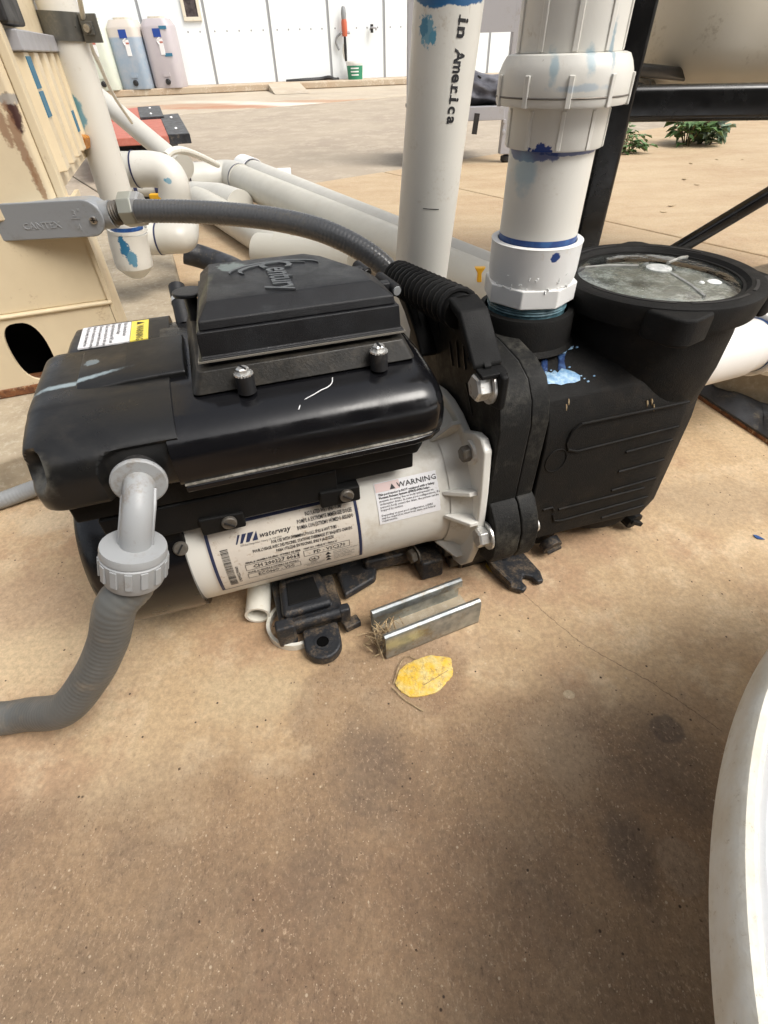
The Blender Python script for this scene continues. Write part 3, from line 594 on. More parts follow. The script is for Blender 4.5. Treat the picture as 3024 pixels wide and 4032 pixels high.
def coarse(name, u, ph, r=.0068):
    p = onmotor(u, R(ph), .006); ax = (p-V((u, MV, MW))).normalized()
    o = MB().lathe([(r, 0), (r, .003), (r*.8, .0045)], p, ax, 20).build(name, m_dullbolt, pump)
    MB().box(p+ax*.0045, (r*1.5, .0016, .002), mat=ax.to_track_quat('Z', 'Y').to_matrix().to_4x4() @ Matrix.Rotation(.9, 4, 'Z')).build('slot', m_black, o); return o
coarse('canopy_screw', -.400, 30)
# ---- printed plates, wrapped round the motor
def wrap(u0, ph0):                                  # label coords: x along shaft from left edge, y upward arc length from the bottom edge
    return lambda x, y, t=0: onmotor(u0+x, R(ph0)+y/MR, .0006+t)
LW, LH = .166, .090
f1_ = wrap(-.3795, -22)
f1 = lambda x, y, t=0: f1_(x*.935, y*.965, t)
lab = MB(); strip(lab, f1, 0, 0, LW, LH, .0, 2, 18); lab = lab.build('motor_label', m_label, pump)
bd = MB(); bw = .0034; m0 = .0015
for r_ in ((m0, m0, LW-m0, m0+.0010), (m0, LH-m0-bw, LW-m0, LH-m0), (m0, m0, m0+bw, LH-m0), (LW-m0-bw, m0, LW-m0, LH-m0)): strip(bd, f1, *r_, .0003, 2 if r_[2]-r_[0] < .01 else 8, 14 if r_[3]-r_[1] > .01 else 1)
bd.build('label_border', m_ink2, lab)
tx = MB()
T = lambda s, x, y, z, al='LEFT', **k: put_text(tx, lambda a, b, c: f1(a, b, .0004), s, x, y, z, align=al, **k)
T('INSULATED WET END PUMP', .151, .0765, .0056, 'RIGHT', bold=.0001, sx=.82); 
tx2 = MB()
tx.v = []; tx.f = []
def TX(s, x, y, z, al='LEFT', w_=.82, bold=.0001, sh=0):
    vs_, fs = text_mesh(s, z, bold, al, 1, 0, w_, sh); tx.add([f1(x+p.x, y+p.y, .0004) for p in vs_], fs)
def TF(s, x0, x1, y, z, bold=.00012, sh=0, mb=None, fn=None):     # a line of print fitted between x0 and x1
    vs_, fs = text_mesh(s, z, bold, 'LEFT', 1, 0, 1, sh); m0_ = min(p.x for p in vs_); m1_ = max(p.x for p in vs_); k = (x1-x0)/(m1_-m0_)
    (mb or tx).add([(fn or f1)(x0+(p.x-m0_)*k, y+p.y, .0004) for p in vs_], fs)
TF('INSULATED WET END PUMP', .107, .148, .0770, .0062); TF('POMPE A EXTREMITE IMMERGEE ISOLEE', .097, .158, .0705, .0062); TF('BOMBA CON EXTREMO HÚMEDO AISLADO', .096, .1585, .0640, .0062)
TF('FOR USE WITH SWIMMING POOLS, SPAS & HOT TUBS', .066, .138, .0560, .0054); TF("POUR L'USAGE AVEC DES PISCINES, STATIONS THERMALES ET BAQUETS CHAUDS", .045, .155, .0502, .0054); TF('PARA UTILIZAR EN PISCINAS, SPAS Y JACUZZIS', .069, .133, .0446, .0054)
TF('waterway', .0560, .0895, .0655, .0088, .0001, .3); TF('2200 East Sturgis Road, Oxnard, CA, USA 93030', .034, .078, .0605, .0030, 0)
TX('SERIAL # / NUMÉRO DE SÉRIE / NÚMERO DE SERIE', .034, .0385, .0034, w_=.8); TX('CH 200227 0069', .041, .0305, .0070, w_=1.05, bold=.00015)
TX('MODEL # / MODÈLE # / NÚMERO DE MODELO', .034, .0240, .0034, w_=.8); TX('ECONO - VSC', .044, .0165, .0065, w_=1.0, bold=.0001)
TX('PART NO. / PIÈCE N° / PIEZA N°', .098, .0385, .0034, w_=.8); TX('PD - VSC270', .108, .0300, .0068, w_=1.0, bold=.0001)
for k, s in enumerate(('LISTED', 'CONFORMS TO UL STD', 'AND NSF/ANSI 50')): TX(s, .107, .0150-k*.0028, .0026, 'CENTER', .9, 0)
for k, s in enumerate(('NOT SUITABLE FOR USE WITH', 'FLAMMABLE FLUIDS', 'NE PAS UTILISER AVEC DES', 'FLUIDES INFLAMMABLES', 'NO APTO PARA USO CON', 'FLUIDOS INFLAMABLES')): TX(s, .130, .0245-k*.0028, .0024, w_=.85, bold=0)
TX('UL', .1045, .0195, .0045, w_=1, bold=.0002)
def frame2(x0, y0, x1, y1, t=.0005, mb=None):
    for r_ in ((x0, y0, x1, y0+t), (x0, y1-t, x1, y1), (x0, y0, x0+t, y1), (x1-t, y0, x1, y1)): strip(mb or tx, f1, *r_, .0004, 1, 3)
frame2(.033, .0285, .092, .0372); frame2(.033, .0148, .092, .0228); frame2(.097, .0282, .150, .0370)
for k in range(24):
    a = 2*math.pi*k/24; b = 2*math.pi*(k+1)/24
    tx.add([f1(.1075+.006*s_*math.cos(q_), .0212+.0042*s_*math.sin(q_), .0004) for q_, s_ in ((a, 1), (b, 1), (b, .85), (a, .85))], [(0, 1, 2, 3)])
for k in range(3):
    y = .0222-k*.0056; tx.add([f1(x, yy, .0004) for x, yy in ((.1205, y), (.1275, y), (.124, y+.0048))], [(0, 1, 2)])
random.seed(5); y = .010
while y < .062:                                    # bar code
    t = random.choice((.0004, .0007, .0011)); strip(tx, f1, .0125, y, .0205, y+t, .0004, 1, 1); y += t+random.choice((.0005, .0008))
vs_, fs = text_mesh('CH2002270069', .0044, .0001, 'LEFT', 1, 0, .95); tx.add([f1(.0255-p.y*1, .012+p.x, .0004) for p in vs_], fs)
tx.build('label_print', m_ink, lab)
lg = MB()
for k, (x, w_) in enumerate(((.0300, .0022), (.0345, .0040), (.0405, .0055))): lg.add([f1(x+.004, .0735, .0004), f1(x+.004+w_*1.15, .0735, .0004), f1(x+w_*.7, .0640, .0004), f1(x, .0640, .0004)], [(0, 1, 2, 3)])
lg.add([f1(.0475, .0640, .0004), f1(.0535, .0640, .0004), f1(.0535, .0740, .0004)], [(0, 1, 2)])
lg.build('logo', m_ink2, lab)
# warning label
f2_ = wrap(-.2045, 10); f2 = lambda x, y, t=0: f2_(x*.915, y*.76, t); wl_ = MB(); strip(wl_, f2, 0, 0, .076, .060, 0, 1, 12); wl_ = wl_.build('warning_label', m_label2, pump)
pk = MB(); strip(pk, f2, .001, .047, .030, .059, .0003, 1, 3); pk.build('pink_strip', m_pink, wl_)
tw = MB()
def TY(s, x, y, z, w_=.9, bold=.00005, al='LEFT'):
    vs_, fs = text_mesh(s, z, bold, al, 1, 0, w_); tw.add([f2(x+p.x, y+p.y, .0006) for p in vs_], fs)
TY('WARNING', .0265, .0480, .0105, .95)
tw.add([f2(x, y, .0006) for x, y in ((.0175, .0478), (.0245, .0478), (.021, .0552))], [(0, 1, 2)])
for k, (s, b) in enumerate((('This pool motor is NOT equipped with a Safety', .00012), ('Vacuum Release System (SVRS).SVRS helps', .00012), ('prevent drowning due to body entrapment on', .00004), ('underwater drains. In some pool configurations, if a', .00004), ("person's body covers the drain, the person can be", .00004), ('trapped by suction.', .00004))):
    TY(s, .003, .0418-k*.0043, .0044, .80, b)
for k, s in enumerate(('Depending on your pool configuration, a SVRS', 'may be required to meet local, state, and federal', 'requirements.')): TY(s, .003, .0125-k*.0042, .0042, .80)
tw.build('warning_print', m_ink, wl_)
# ---- controller housing (drive) on top of the motor
def rr4(v0, v1, w0, w1, rb, rt, n=6):               # section in v-w, small bottom radius, large top radius
    out = []
    for cv, cw, a0, r_ in ((v1-rt, w1-rt*.62, 0, rt), (v0+rt, w1-rt*.62, 90, rt), (v0+rb, w0+rb, 180, rb), (v1-rb, w0+rb, 270, rb)):
        for k in range(n+1):
            a = R(a0+90*k/n); out.append((cv+r_*math.cos(a), cw+(r_*.62 if r_ == rt else r_)*math.sin(a)))
    return out
def sect(u, *a, **k): return [V((u, v, w_)) for v, w_ in rr4(*a, **k)]
SHP = [(-.120, .243), (-.1265, .246), (-.1285, .262), (-.1275, .272), (-.1235, .2805), (-.116, .287), (-.105, .2920), (-.09, .2955), (-.07, .2985), (-.05, .3), (.045, .3), (.066, .2985), (.082, .2955), (.096, .2920), (.107, .287), (.114, .2805), (.117, .272), (.118, .262), (.115, .246), (.109, .243)]
def shellsec(u, kv=1, kw=1, n=72, e=0, v1=None):
    P_ = [V((0, -.005+(v+.005)*kv-(e if v < 0 else -e), .243+(w_-.243)*kw+(e if w_ > .26 else 0))) for v, w_ in SHP]
    P_ = bez(P_, 4) if n > 40 else P_
    return [V((u, p.y, p.z)) for p in P_]
b = MB(); b.loft([shellsec(-.375), shellsec(-.19), shellsec(-.165, .998, .995), shellsec(-.154, .985, .97), shellsec(-.147, .955, .90), shellsec(-.1435, .92, .80), shellsec(-.142, .88, .6)])
hs_ = b.build('controller_housing', m_blkgloss, pump, ang=50)
b = MB(); lip = []
def plan(inset, u0=-.372): return [(u0, -.130+inset), (-.175, -.130+inset), (-.158, -.127+inset), (-.146, -.118+inset), (-.140+inset*.6-.0*inset, -.104), (-.140-inset*.6, .10), (-.16, .118-inset), (u0, .121-inset)]
MB().prism(plan(0), lambda x, y, t: V((x, y, t)), .2385, .2445).build('gasket_lip', m_blkgloss, hs_, bevel=.0015)
MB().prism(plan(.0012), lambda x, y, t: V((x, y, t)), .2447, .2455).build('gasket', m_palegask, hs_)
tr = MB(); tr.prism([(-.468, -.108), (-.165, -.112), (-.155, -.100), (-.155, .09), (-.468, .09)], lambda x, y, t: V((x, y, t)), .214, .2385); tr.build('lower_tray', m_blkmatte, pump, bevel=.003)
MB().prism([(-.445, -.104), (-.166, -.104), (-.166, .07), (-.445, .07)], lambda x, y, t: V((x, y, t)), .192, .214).build('tray_foot', m_blkmatte, pump, bevel=.002)
MB().prism([(-.452, -.109), (-.245, -.109), (-.245, .07), (-.452, .07)], lambda x, y, t: V((x, y, t)), .180, .213).build('saddle', m_blkmatte, pump, bevel=.002)
for u in (-.352, -.240):
    er = MB().prism([(u-.024, .172), (u+.016, .172), (u+.016, .190), (u-.024, .192)], lambda x, y, t: V((x, t, y)), -.112, -.085).build('mounting_ear', m_blkmatte, pump, bevel=.002)
    o = MB().lathe([(.0070, 0), (.0070, .0025), (.006, .0035)], V((u+.002, -.112, .183)), (0, -1, 0), 20).build('ear_screw', m_dullbolt, er)
    MB().box(V((u+.002, -.1165, .183)), (.0014, .0012, .010), mat=Matrix.Rotation(-.9, 4, 'Y')).build('screw_slot', m_black, er)
MB().prism([(-.452, -.10), (-.395, -.10), (-.395, .02), (-.452, .02)], lambda x, y, t: V((x, y, t)), .14, .19).build('canopy_bracket', m_blkmatte, pump, bevel=.003)
# left end cover, a little proud of the housing, with the elbow recess and the corner nook
b = MB(); cs = []; us = [(-.3665-.0022*k, 1, 1) for k in range(42)]+[(u-.011, a_, b_) for u, a_, b_ in ((-.4510, .995, .998), (-.4540, .99, .99), (-.4570, .98, .975), (-.4600, .965, .955), (-.4625, .95, .93), (-.4645, .93, .90), (-.4660, .90, .86), (-.4668, .87, .82), (-.4672, .83, .76))]
for u, kv, kw in us:
    sec = []
    for p in shellsec(u, kv, kw, e=.0016):
        v, w_ = p.y, p.z
        if v > .03: v = .03+(v-.03)*.05
        if v < -.10:                                  # moulded recess round the elbow entry
            dx = (u+.3985)/.0275; dz = (w_-.258)/.0265
            if u > -.3985: dx *= .4
            q_ = (abs(dx)**4+abs(dz if w_ > .258 else dz*.3)**4)**.25
            v += .0065*max(0, min(1, (1.06-q_)/.16))
        dn = math.sqrt(((u+.4710)/.013)**2+((v+.118)/.020)**2+((w_-.277)/.020)**2)   # nook in the corner
        f = max(0, 1-dn); f = f*f*(3-2*f)
        sec.append(V((u+.013*f, v+.020*f, w_-.003*f)))
    cs.append(sec)
b.loft(cs); cv = b.build('end_cover', m_cap, pump, ang=35)
MB().lathe([(.016, 0), (.016, .012)], V((-.401, -.1215, .262)), (0, -1, .10), 32).build('conduit_boss', m_black, cv)
b = MB(); b.loft([sect(u, .022, .121, .243, w1, .005, .03) for u, w1 in ((-.3665, .2985), (-.442, .2985), (-.457, .2965), (-.465, .288), (-.469, .27))]); bk_ = b.build('rear_cover', m_cap, pump, ang=50)
# raised arch between cover and keypad skirt
b = MB(); b.loft([[V((u, v, w_)) for v, w_ in ((-.052, .29), (-.050, .304+h), (-.040, .3075+h), (.02, .308+h), (.03, .30), (.03, .29))] for u, h in ((-.440, -.004), (-.42, -.002), (-.40, .0), (-.37, .0005), (-.352, .0005))]); b.build('arched_step', m_cap, pump, ang=40, bevel=.002)
# stickers on rear cover
zt_ = .2988+.0006
rl = MB().prism([(-.449, .044), (-.403, .044), (-.403, .094), (-.449, .094)], lambda x, y, t: V((x, y, t)), .298, zt_).build('caution_label', m_label2, pump)
MB().prism([(-.4025, .044), (-.386, .044), (-.386, .094), (-.4025, .094)], lambda x, y, t: V((x, y, t)), .298, zt_).build('yellow_band', m_yel, rl)
tb = MB()
def TZ(s, x, y, z, w_=.8):                           # lines run across the cover, read from the far side
    vs_, fs = text_mesh(s, z, .00006, 'LEFT', 1, 0, w_); tb.add([V((x-p.y*-1, y-p.x, zt_+.0003)) for p in vs_], fs)
TZ('WARNING', -.397, .080, .0095)
tb.add([V((-.397, .090, zt_+.0003)), V((-.397, .083, zt_+.0003)), V((-.3895, .0865, zt_+.0003))], [(0, 1, 2)])
for k, s in enumerate(('Risk of electrical shock', 'Hazardous voltage', 'Install and ground per NEC and', 'Keep covers in place for safe oper', 'Disconnect power before service', 'Route of conductors before servicing', 'Keep fan away, clear away from')): TZ(s, -.4095-k*.0058, .092, .0050, .72)
tb.build('caution_print', m_ink, rl)
# keypad skirt, gasket, cover, bevelled lid, Century lettering
def quad(u0, u1, v0, v1, w_, r=.006, du=0): return [V((x-(du if x < (u0+u1)/2 else -du)*0, y, w_)) for x, y in rrect(u0, v0, u1, v1, r, 4)]
sk = MB().loft([quad(-.350, -.158, -.086, .075, .298), quad(-.342, -.166, -.079, .068, .3145)]).build('keypad_skirt', m_skirt, pump, bevel=.001)
MB().loft([quad(-.333, -.173, -.068, .055, .313), quad(-.333, -.173, -.068, .055, .3185)]).build('keypad_neck', m_black, sk)
def trap(dl, dr, df, db, w_, r=.006):                # keypad outline narrowing towards the hinge
    pts = [(-.338+dl, -.0735+df), (-.166-dr, -.0755+df), (-.166-dr, -.02), (-.192-dr, .045-db), (-.205-dr, .058-db), (-.330+dl, .060-db)]
    return [V((x, y, w_)) for x, y in pts]
kp = MB().loft([trap(0, 0, 0, 0, .3185), trap(-.0005, -.0005, -.0005, 0, .3215), trap(.002, .002, .0022, .002, .3225), trap(.003, .003, .0035, .003, .3415)]).build('keypad_base', m_keypad, pump, bevel=.0018, seg=3, ang=25)
MB().loft([trap(-.0012, -.0012, -.0015, 0, .3192), trap(-.0012, -.0012, -.0015, 0, .3206)]).build('gasket_line', simple('pale rubber gasket', (.17, .155, .13), .6), kp)
kl = MB().loft([trap(.0055, .0055, .006, .005, .3417), trap(.0065, .0065, .0075, .006, .3485), trap(.016, .020, .024, .012, .3570), trap(.020, .026, .030, .016, .3575)]).build('keypad_lid', m_keypad, pump, bevel=.0012, seg=2, ang=12)
cen = MB(); lz = .3576
def cf(x, y, t): return V((-.258+y, .006-x*.86, lz+t))    # reading direction runs towards the viewer
vs_, fs = text_mesh('entury', .0325, .0005, 'LEFT', 3, .0008, .80, .25); cen.add([cf(x_.x-.006, x_.y-.008, x_.z+.0004) for x_ in vs_], fs)
vs_, fs = text_mesh('C', .040, .0005, 'LEFT', 3, .0008, .75, .25); cen.add([cf(x_.x-.028, x_.y-.012, x_.z+.0004) for x_ in vs_], fs)
for rr_, a0, a1 in ((.031, 25, 205), (.040, 5, 185)):
    pts = []
    for k in range(25):
        a = R(a0+(a1-a0)*k/24); th = .0030*math.sin(math.pi*k/24)+.0003
        pts.append((cf(-.004-(rr_+th)*math.sin(a)*.55, .000+(rr_+th)*math.cos(a), .0), cf(-.004-(rr_-th)*math.sin(a)*.55, (rr_-th)*math.cos(a), .0)))
    cen.loft([[p[0], p[0]+V((0, 0, .001)), p[1]+V((0, 0, .001)), p[1]] for p in pts])
m_logo = simple('raised grey lettering', (.06, .065, .07), .35, dirt=(.11, .12, .12), ds=60, dlo=.45, dhi=.7)
cen.build('raised_logo', m_logo, kl)
# latch tab at the left, hinge lugs and pin at the right
tp = [(-.3375+.0145*math.cos(R(a)), .036+.0135*math.sin(R(a))) for a in range(0, 360, 20)]
MB().prism(tp, lambda x, y, t: V((x, y, t)), .337, .3405).build('lift_tab', m_keypad, kl, bevel=.001)
MB().lathe([(.006, 0), (.006, .03)], V((-.337, .036, .307)), (0, 0, 1), 12).build('tab_post', m_black, kl)
for (u0, v0, r_, ln, nm) in ((-.176, .020, .0055, .020, 'hinge_lug'), (-.166, -.028, .0055, .030, 'hinge_pin')):
    lgp = MB().box((u0-.012, v0, .342), (.03, .010, .010)).build('hinge_arm', m_keypad, kp, bevel=.002)
    MB().lathe([(r_, 0), (r_, ln)], V((u0, v0+ln*.7, .3435)), (.25, -1, -.12), 18).build(nm, m_keypad, kp, bevel=.0008)
    MB().lathe([(r_*.75, 0), (r_*.7, .0012)], V((u0, v0+ln*.7, .3435))+V((.25, -1, -.12)).normalized()*ln, (.25, -1, -.12), 18).build('pin_end', m_stainless if nm == 'hinge_lug' else m_grey, kp)
# screws in black posts on the skirt
for u in (-.307, -.194):
    po = MB().lathe([(.0075, 0), (.0075, .015)], V((u, -.090, .297)), (0, 0, 1), 20).build('screw_post', m_black, sk)
    b = MB(); prf = []
    for k in range(36): a = 2*math.pi*k/36; r_ = .0078 if k % 2 else .0066; prf.append((r_*math.cos(a), r_*math.sin(a)))
    b.prism(prf, lambda x, y, t: V((u+x, -.090+y, t)), .3122, .3136); b.lathe([(.0052, .0136), (.0052, .0172), (.0042, .0182)], V((u, -.090, .300)), (0, 0, 1), 6); b.build('slotted_screw', m_zinc, sk)
    MB().box((u, -.090, .3184), (.0013, .0098, .0012), rz=.5 if u < -.25 else .05).build('slot', m_black, sk)
# ---- white scratch hair on the housing
hp = [(645, 885), (650, 872), (660, 862), (678, 852), (693, 843), (708, 836), (717, 827), (718, 816)]
def on_shell(x, y):
    f = ray(x, y); o = V((0, 0, H)); best = None
    for k in range(200):
        t = .30+k*.002; p = o+f*t; dx, dy = p.x-OX, p.y-OY
        u = dx*math.cos(YAW)+dy*math.sin(YAW); v = -dx*math.sin(YAW)+dy*math.cos(YAW)
        ww = -1
        for (a_, b1), (c_, d1) in zip(SHP, SHP[1:]):
            if a_ <= v <= c_ and c_ > a_ and b1 > .25: ww = max(ww, b1+(d1-b1)*(v-a_)/(c_-a_))
        if p.z < ww+.0014: return V((u, v, p.z))
    return None
hpts = [p for p in (on_shell(*q_) for q_ in hp) if p]
if len(hpts) > 3: MB().tube(bez(hpts, 3), .00045, 5).build('scratch_hair', m_white, hs_)
# ---- volute: two clamped flanges, strainer body, port collar
po_ = [(-.132, .088), (-.134, .235), (-.128, .258), (-.116, .274), (-.096, .283), (-.06, .287), (.045, .288), (.083, .276), (.105, .240), (.116, .197), (.110, .10), (.09, .03), (.06, .0), (-.095, .0), (-.112, .03), (-.130, .07)]
vp = MB().prism(po_, vw(0), -.0925, -.0593).build('volute_plate', m_flangeb, pump, bevel=.0018, seg=3)
po2 = [(v*1.0+(.001 if v < 0 else -.001), w_) for v, w_ in po_]
for i, (v, w_) in enumerate(po2):
    if w_ < .08: po2[i] = (v*.96, w_*.6+.035)
vf = MB().prism(po2, vw(0), -.0585, -.039).build('body_flange', m_flangeb, pump, bevel=.0018, seg=3)
MB().prism([(v+.001 if v < 0 else v-.001, w_-.001 if w_ > .2 else w_+.001) for v, w_ in po2], vw(0), -.0605, -.058).build('seal_ring', m_black, pump)
for u0, u1, nm in ((-.0905, -.0593, vp), (-.0585, -.0375, vf)):
    MB().prism([(-.128, .060), (-.150, .068), (-.156, .085), (-.156, .112), (-.150, .126), (-.138, .142), (-.128, .146)], vw(0), u0, u1).build('clamp_lobe', m_flangeb, nm, bevel=.0022, seg=3)
# casting marks
ins = MB()
for (v, w_, dv, dw) in ((-.02, .262, .012, .022), (-.035, .268, .010, .024), (-.05, .272, .010, .022), (.015, .275, .006, .012), (-.07, .235, .022, .026)):
    a = math.atan2(dw, dv); ins.box((-.0930, v, w_), (.0014, .0012, math.hypot(dv, dw)), mat=Matrix.Rotation(-(math.pi/2-a), 4, 'X'))
ins.build('casting_marks', m_black, vp)
b = MB(); rg = []
def bodysec(u, vf_, vb, wb, top, sh=0):
    P_ = [(vf_, wb+.004), (vf_, .195+sh), (vf_+.003, .222+sh), (vf_+.012, .243+sh), (vf_+.030, .256+sh), (-.02-.02, top), (-.02+.02, top), (vb-.030, .256+sh), (vb-.012, .243+sh), (vb-.003, .222+sh), (vb, .195+sh), (vb, wb+.004), (vb-.008, wb), (vf_+.008, wb)]
    return [V((u, v, w_)) for v, w_ in P_]
b.loft([bodysec(-.03, -.124, .084, .052, .273), bodysec(.06, -.124, .084, .050, .270), bodysec(.10, -.124, .084, .048, .266, -.004), bodysec(.143, -.124, .084, .044, .262, -.010), bodysec(.180, -.106, .066, .044, .255, -.018), bodysec(.192, -.08, .04, .05, .23, -.05)])
sb = b.build('strainer_body', m_strainer, pump, bevel=.0025, ang=28)
MB().lathe([(.076, 0), (.083, .05), (.088, .09), (.089, .125), (.087, .150)], V((.130, -.036, .150)), (0, 0, 1), 64).build('basket_neck', m_strainer, pump)
MB().lathe([(.050, 0), (.075, .015), (.078, .042)], V((.115, -.035, .008)), (0, 0, 1), 48).build('sump', m_strainer, pump)
# raised panel beads on the near side
bd = MB()
def bead(*pts, r=.0015): bd.tube([V((u, -.1243, w_)) for u, w_ in pts], r, 6)
bead((.008, .216), (-.000, .210), (-.004, .196), (.000, .186), (.012, .181), (0.142, .183)); bead((.008, .216), (0.142, .214))
bead((.080, .163), (0.142, .165)); bead((.080, .135), (0.142, .137)); bead((.080, .107), (0.142, .109))
bead((-.012, .104), (.000, .104), (.004, .098)); bead((.010, .098), (.13, .097)); bead((.004, .092), (.008, .080), (.02, .077), (0.142, .079)); bead((.080, .062), (0.142, .064))
bd.build('panel_beads', m_strainer, sb)
rn = MB(); prf = []
for k in range(24): a = 2*math.pi*k/24; prf.append(V((-.012+.0125*math.cos(a), -.1243, .175+.0145*math.sin(a))))
rn.tube(prf+prf[:1], .0006, 5, cap=False).build('date_circle', m_strainer, sb)
MB().lathe([(.054, 0), (.0500, .005), (.0490, .029), (.0475, .034), (.042, .035), (.040, .020)], V((-.012, -.020, .268)), (0, 0, 1), 56, True, False).build('port_collar', m_strainer, pump)
# lid ring with its lugs, and the clear dome
LC = V((.130, -.036, 0)); lo = MB()
lo.lathe([(.094, 0), (.1005, .002), (.1035, .021), (.1025, .0245), (.099, .0265), (.086, .0262), (.083, .0225), (.080, .0225), (.080, .0)], LC+V((0, 0, .2965)), (0, 0, 1), 96, False, False)
ring = lo.build('locking_ring', m_strainer, pump)
def lug(ang, wdt=.030, out=.020, slot=False):
    a = R(ang); d = V((math.cos(a), math.sin(a), 0)); t = V((-math.sin(a), math.cos(a), 0)); b = MB()
    P_ = [(.095, -wdt), (.1035, -wdt*.92), (.1035+out, -wdt*.30), (.1035+out+.002, 0), (.1035+out, wdt*.30), (.1035, wdt*.92), (.095, wdt)]
    b.prism(P_, lambda x, y, z: LC+d*x+t*y+V((0, 0, z)), .293, .320); o = b.build('lug', m_strainer, ring, bevel=.004, seg=3)
    if slot: MB().prism(rrect(.101, -wdt*.30, .112+out*.3, wdt*.30, .006), lambda x, y, z: LC+d*x+t*y+V((0, 0, z)), .3195, .3207).build('slot', m_black, ring)
lug(-118, .030, .018); lug(-32, .034, .014, True); lug(62, .03, .018); lug(150, .03, .012)
for a0, a1 in ((-170, -120), (-112, -70), (-62, -40), (20, 60), (80, 130)):
    b = MB(); rr_ = []
    for k in range(13): a = R(a0+(a1-a0)*k/12); d = V((math.cos(a), math.sin(a), 0)); rr_.append([LC+d*.0895+V((0, 0, .3220)), LC+d*.0925+V((0, 0, .3220)), LC+d*.0925+V((0, 0, .3234)), LC+d*.0895+V((0, 0, .3234))])
    b.loft(rr_).build('ring_groove', m_black, ring)
gp = [(.0798, 0), (.0798, .006), (.070, .0095), (.050, .0125), (.028, .0145), (.018, .0150), (.017, .0128), (.0001, .0130)]
MB().lathe(gp, LC+V((0, 0, .3115)), (0, 0, 1), 72, True, False).build('clear_lid', m_glass, pump, ang=25)
MB().lathe([(.0795, 0), (.0795, .008), (.07, .0095), (.05, .006), (.001, .007)], LC+V((0, 0, .3005)), (0, 0, 1), 48).build('basket', m_water, pump)
MB().lathe([(.0125, 0), (.0125, .0012), (.010, .0016)], LC+V((0, 0, .3249)), (0, 0, 1), 32).build('lid_badge', simple('chalky white badge', (.62, .64, .62), .25, var=(.4, .42, .42), vs_=150), pump)
for k in range(3):
    a = R(-95+k*120); d = V((math.cos(a), math.sin(a), 0)); MB().tube([LC+d*.020+V((0, 0, .3262)), LC+d*.05+V((0, 0, .3246)), LC+d*.072+V((0, 0, .3212))], .0016, 6).build('lid_rib', m_rib, pump)
for (a, r_, s) in ((-62, .055, .007), (-75, .048, .003)):
    d = V((math.cos(R(a)), math.sin(R(a)), 0)); MB().lathe([(s, 0), (s*.6, .0012)], LC+d*r_+V((0, 0, .3235)), (0, 0, 1), 12).build('paint_drop', m_white, pump)
# hex bolts of the clamp
hexbolt('clamp_bolt', (-.1008, -.118, .277), (-1, 0, 0), .0125, .013, pump, m_zinc, washer=.0165)
hexbolt('clamp_bolt', (-.0915, -.1415, .106), (-1, 0, 0), .0118, .012, pump, m_zinc, washer=.0160)
MB().lathe([(.0095, 0), (.008, .006)], V((-.0375, -.142, .104)), (1, 0, 0), 14).build('bolt_end', m_zinc, pump)
hexbolt('clamp_bolt', (-.093, -.085, .010), (-1, 0, 0), .0105, .012, pump, m_dullbolt, washer=.013)
hexbolt('clamp_bolt', (-.150, -.080, .033), (-1, -.2, 0), .0095, .008, pump, m_dullbolt, washer=.012)
# lifting handle
hb = MB(); U0, U1 = -.132, -.100
ho = [(.116, .300), (.108, .315), (-.060, .3385), (-.078, .336), (-.098, .318), (-.120, .300), (-.134, .292), (-.137, .272), (-.128, .262), (-.112, .264), (-.104, .282), (-.086, .292), (-.070, .296), (-.050, .300), (.010, .292), (.050, .284), (.030, .250), (.016, .240), (.020, .252), (.070, .275), (.100, .286)]
han = MB().prism([(-.122, .288), (-.100, .287), (-.074, .300), (-.054, .304), (.060, .288), (.026, .250), (.016, .246), (.112, .286), (.118, .298), (.108, .312), (-.062, .3345), (-.080, .331), (-.104, .312), (-.122, .298)], vw(0), -.109, -.103).build('carry_handle', m_blkmatte, pump, bevel=.001)
MB().prism([(-.060, .3375), (-.084, .333), (-.106, .3125), (-.120, .299), (-.119, .294), (-.103, .3055), (-.080, .325), (-.060, .329)], vw(0), -.119, -.091).build('handle_arm', m_blkmatte, han, bevel=.0025, seg=3)
MB().prism([(-.131, .2945), (-.100, .2985), (-.100, .2945), (-.131, .2905)], vw(0), -.116, -.091).build('gusset', m_blkmatte, han, bevel=.001)
MB().prism([(-.138, .262), (-.116, .256), (-.100, .264), (-.098, .290), (-.112, .297), (-.138, .294)], vw(0), -.1005, -.0925).build('bolt_pad', m_blkmatte, han, bevel=.003)
b = MB(); b.loft([[V((-.106+.0172*math.cos(a), v, wz_-.002+.0155*math.sin(a))) for a in (2*math.pi*k/20 for k in range(20))] for v, wz_ in ((-.064, .3250), (.02, .3150), (.108, .3035))]); b.build('grip_core', m_blkmatte, han)
MB().prism([(.118, .306), (.090, .300), (.030, .262), (.016, .247), (.020, .243), (.055, .262)], vw(0), -.112, -.092).build('handle_strut', m_blkmatte, han, bevel=.002)
for k in range(14):
    v = .106-k*.0123; wc = .3045+(.104-v)*.134; pts = []
    for j in range(13): a = R(-60+j*300/12); pts.append(V((-.106-.0180*math.sin(a-R(90)), v+.003*math.sin(a), wc-.002+.0158*math.cos(a-R(90)))))
    MB().tube(pts, .0030, 8).build('grip_rib', m_blkmatte, han)
